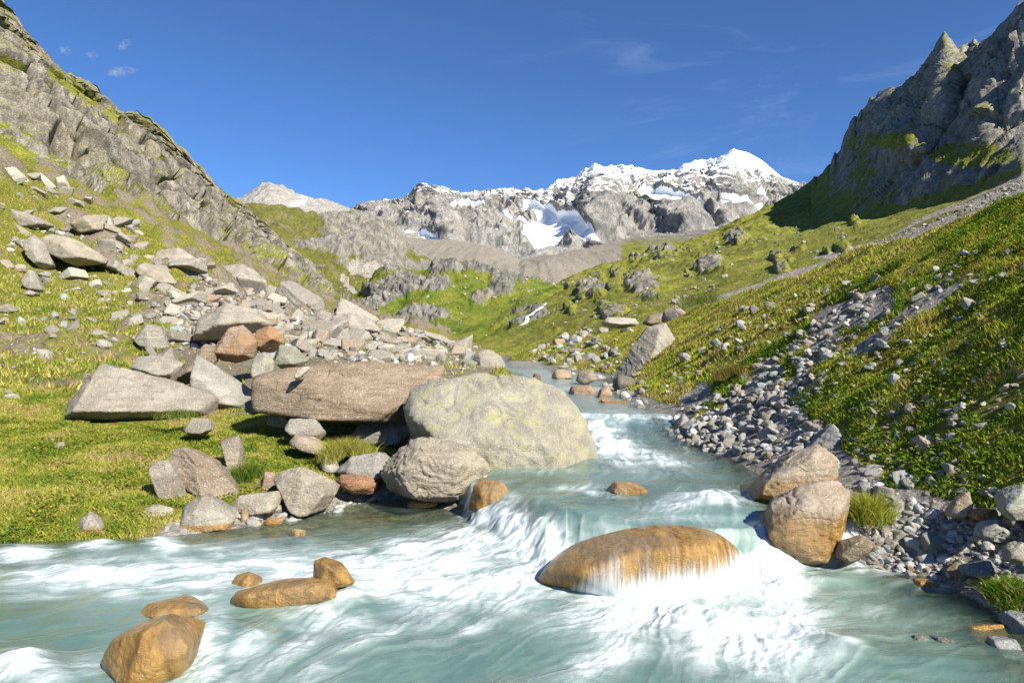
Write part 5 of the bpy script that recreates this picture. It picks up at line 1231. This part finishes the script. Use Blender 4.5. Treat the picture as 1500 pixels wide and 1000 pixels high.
def tussock(px, py, D, r, hgt, n, pal, label, seed):
    rs = np.random.RandomState(seed)
    c = P(px, py, D); c[2] = max(c[2], gz(c[0], c[1]) - .02)
    a = rs.uniform(0, 6.28, n); rr = r * np.sqrt(rs.rand(n)) * (1 + .35 * np.sin(a * 3 + seed) + .2 * np.sin(a * 5 + 2 * seed)) * rs.uniform(.8, 1.2, n)
    pos = c + np.stack([np.cos(a) * rr, np.sin(a) * rr, np.sqrt(np.maximum(0, 1 - np.minimum(rr / r, 1) ** 2)) * hgt * .35 - .02], -1)
    h = hgt * rs.uniform(.25, 1.1, n); w = np.full(n, .008) * rs.uniform(.6, 1.4, n)
    pl = np.array(list(pal) + [(.34, .28, .11), pal[-1]]); col = pl[rs.randint(len(pl), size=n)] * rs.uniform(.7, 1.3, n)[:, None]
    blades('grass_tussock', pos, h, w, 1.15, col, True, label, M_BLADE, rs, None, 'grass tuft', tuple(c))
tussock(1272, 762, 7.5, .20, .26, 1500, PAL_R[:4], 'dark green grass tussock hanging beside the golden-based block', 1)
tussock(505, 672, 11.2, .36, .28, 2600, PAL_L[1:4], 'bushy bright green grass tuft under the right end of the long slab', 2)
tussock(1486, 880, 5.9, .22, .16, 1800, [(.07, .16, .012), (.10, .2, .015)], 'bright green moss cushion at the lower right frame edge', 3)
tussock(1075, 605, 15.5, .42, .3, 1800, [(.24, .18, .06), (.2, .16, .05), (.14, .14, .03)], 'golden dry grass tuft above the gravel toe', 4)
tussock(262, 612, 13.3, .30, .16, 800, [(.07, .15, .015), (.09, .18, .02)], 'small green herb clump at the foot of the wedge boulder', 5)
tussock(362, 700, 10.1, .22, .2, 900, [(.06, .14, .012), (.08, .17, .015)], 'bright green grass clump between the ribbed slab and the angular block', 6)
tussock(1030, 478, 38, 1.3, .8, 1500, [(.05, .12, .012), (.08, .16, .015)], 'vivid green herb patch beside the tall slanted boulder', 7)

# ------------------------------------------------------------------ falling veil on the broad golden boulder
ob, c, pl, size = G
gme = ob.data
gv = np.empty(len(gme.vertices) * 3, np.float32); gme.vertices.foreach_get('co', gv); gv = gv.reshape(-1, 3)
vb = NB('water_veil'); o_ = vb.obj()
va = vb.attr('veil'); ln = vb.noise(vb.mapp(o_, (16., .8, .7)), 1.7, 5, .65)
al = vb.rng(vb.math('ADD', va, vb.math('MULTIPLY', vb.math('SUBTRACT', ln, .5), 1.0)), .22, 1.0)
al = vb.math('MULTIPLY', al, vb.rng(va, .03, .45))
wh = vb.bsdf((.66, .71, .73), .5, .4)
cl = vb.n('ShaderNodeBsdfTransparent').outputs[0]
gl = vb.n('ShaderNodeBsdfGlossy', {0: (1, 1, 1), 'Roughness': .18, 'Normal': vb.bump(ln, .5, .05)}).outputs[0]
fr = vb.n('ShaderNodeFresnel', {'IOR': 1.33}).outputs[0]
th = vb.n('ShaderNodeMixShader', {0: fr, 1: cl, 2: gl}).outputs[0]
M_VEIL = vb.out(vb.n('ShaderNodeMixShader', {0: al, 1: cl, 2: wh}).outputs[0])
U_, F6 = ico(6)
inf = gv * (1 + .018 / np.linalg.norm(gv, axis=1)[:, None])
wv = inf + np.array(c)
vpx, vpy = proj(wv)
# strands fall from where the sheet breaks, low on the right and front
brk = np.interp(vpx, [800, 860, 900, 960, 1010, 1060, 1090, 1130], [892, 872, 858, 848, 842, 834, 814, 785])
veil = sstep(-34, 40, vpy - brk) * .85 + .26 * sstep(30, 6, polydist(vpx, vpy, [(905, 800), (880, 850), (845, 880)])) * sstep(795, 840, vpy)
veil = np.clip(veil, 0, 1) * (U_[:, 1] < .3) + .24 * (U_[:, 1] < .75) * (U_[:, 2] > -.3)
Ff = F6[(veil[F6] > .03).any(1)]
us = np.unique(Ff); rem = np.full(len(wv), -1); rem[us] = np.arange(len(us))
v_me = poly_mesh('water_veil', inf[us], rem[Ff], {'veil': veil[us]})
tag(link('water_veil', v_me, M_VEIL, loc=c), 'thin white veil of water spilling over the broad golden boulder', kind='structure')

# ------------------------------------------------------------------ clouds
def cloud(px, py, D, sx, sz, label, dens, rot):
    V, Fc = ico(3)
    me = poly_mesh('cloud', V * np.array([sx, sx * .5, sz]), Fc)
    b = NB('cloud_mist'); o = b.obj()
    n_ = b.noise(b.mapp(o, (1 / sx, 1 / sx, 1 / sx)), 2.2, 4, .6, .6)
    g = b.n('ShaderNodeVectorMath', {0: b.mapp(o, (1 / sx, 2 / sx, 1 / sz))}, operation='LENGTH').outputs['Value']
    dn = b.math('MULTIPLY', b.math('MULTIPLY', b.rng(n_, .42, .75), b.rng(g, .15, .95, 1, 0)), dens)
    vol = b.n('ShaderNodeVolumePrincipled', {'Color': (1, 1, 1), 'Density': dn, 'Anisotropy': .2}).outputs[0]
    ou = b.n('ShaderNodeOutputMaterial'); b.t.links.new(vol, ou.inputs['Volume'])
    me.materials.append(b.m)
    ob_ = link('cloud', me, None, loc=P(px, py, D)); ob_.rotation_euler = (0, rot, 0)
    tag(ob_, label, 'cloud', 'small clouds above the cliff')
cloud(95, 73, 3000, 40, 34, 'leftmost faint cloud wisp, nearest the cliff', .035, .6)
cloud(134, 80, 3000, 42, 22, 'small cloud wisp between the leftmost and the uppermost', .03, .2)
cloud(181, 66, 3000, 44, 28, 'uppermost of the small cloud wisps', .045, -.4)
cloud(176, 105, 3000, 88, 24, 'widest of the small cloud wisps, below the others', .045, -.1)

# ------------------------------------------------------------------ light, sky, camera
EL, AZ = math.radians(37), math.radians(140)          # sun from the right and a little behind
sd = Vector((math.sin(AZ) * math.cos(EL), math.cos(AZ) * math.cos(EL), math.sin(EL)))
sun = bpy.data.lights.new('sun', 'SUN'); sun.energy = 5.0; sun.angle = math.radians(.5); sun.color = (1, .93, .80)
so = bpy.data.objects.new('sun', sun); COL.objects.link(so); so.rotation_euler = sd.to_track_quat('Z', 'Y').to_euler(); so.location = (60, -40, 80)
wb = NB('World', True); SC.world = wb.m
sky = wb.n('ShaderNodeTexSky', sky_type='NISHITA', sun_disc=False, sun_elevation=EL, sun_rotation=AZ, altitude=2400, air_density=1., dust_density=.2, ozone_density=3.)
skc = wb.n('ShaderNodeHueSaturation', {'Saturation': 1.02, 'Value': 1., 'Color': sky.outputs[0]}).outputs[0]
skc = wb.mix(1., skc, (.37, .52, .70), 'MULTIPLY')
wt = wb.n('ShaderNodeTexCoord').outputs['Generated']
ci = wb.noise(wb.mapp(wt, (1.5, 1.5, 7.), rot=(0, .35, 0)), 2.6, 7, .6, .8)
cm = wb.math('MULTIPLY', wb.rng(ci, .52, .8), wb.rng(wb.n('ShaderNodeSeparateXYZ', {0: wt}).outputs[0], -.1, .25))
skc = wb.mix(wb.math('MULTIPLY', cm, .07), skc, (6.5, 6.8, 7.2))
bgn = wb.n('ShaderNodeBackground', {0: skc, 1: .12})
wo = wb.n('ShaderNodeOutputWorld'); wb.t.links.new(bgn.outputs[0], wo.inputs[0])

cam = bpy.data.cameras.new('camera'); co = bpy.data.objects.new('camera', cam); COL.objects.link(co)
cam.sensor_width = 36; cam.lens = 24; cam.shift_y = 20 / 1500; cam.clip_start = .1; cam.clip_end = 12000
co.location = (0, 0, CZ); co.rotation_euler = (math.radians(90), 0, 0)
SC.camera = co
SC.view_settings.view_transform = 'Standard'; SC.view_settings.look = 'None'; SC.view_settings.exposure = 0.92; SC.view_settings.gamma = 1
SC.cycles.use_denoising = True
SC.cycles.max_bounces = 6; SC.cycles.transparent_max_bounces = 12
SC.cycles.volume_max_steps = 64
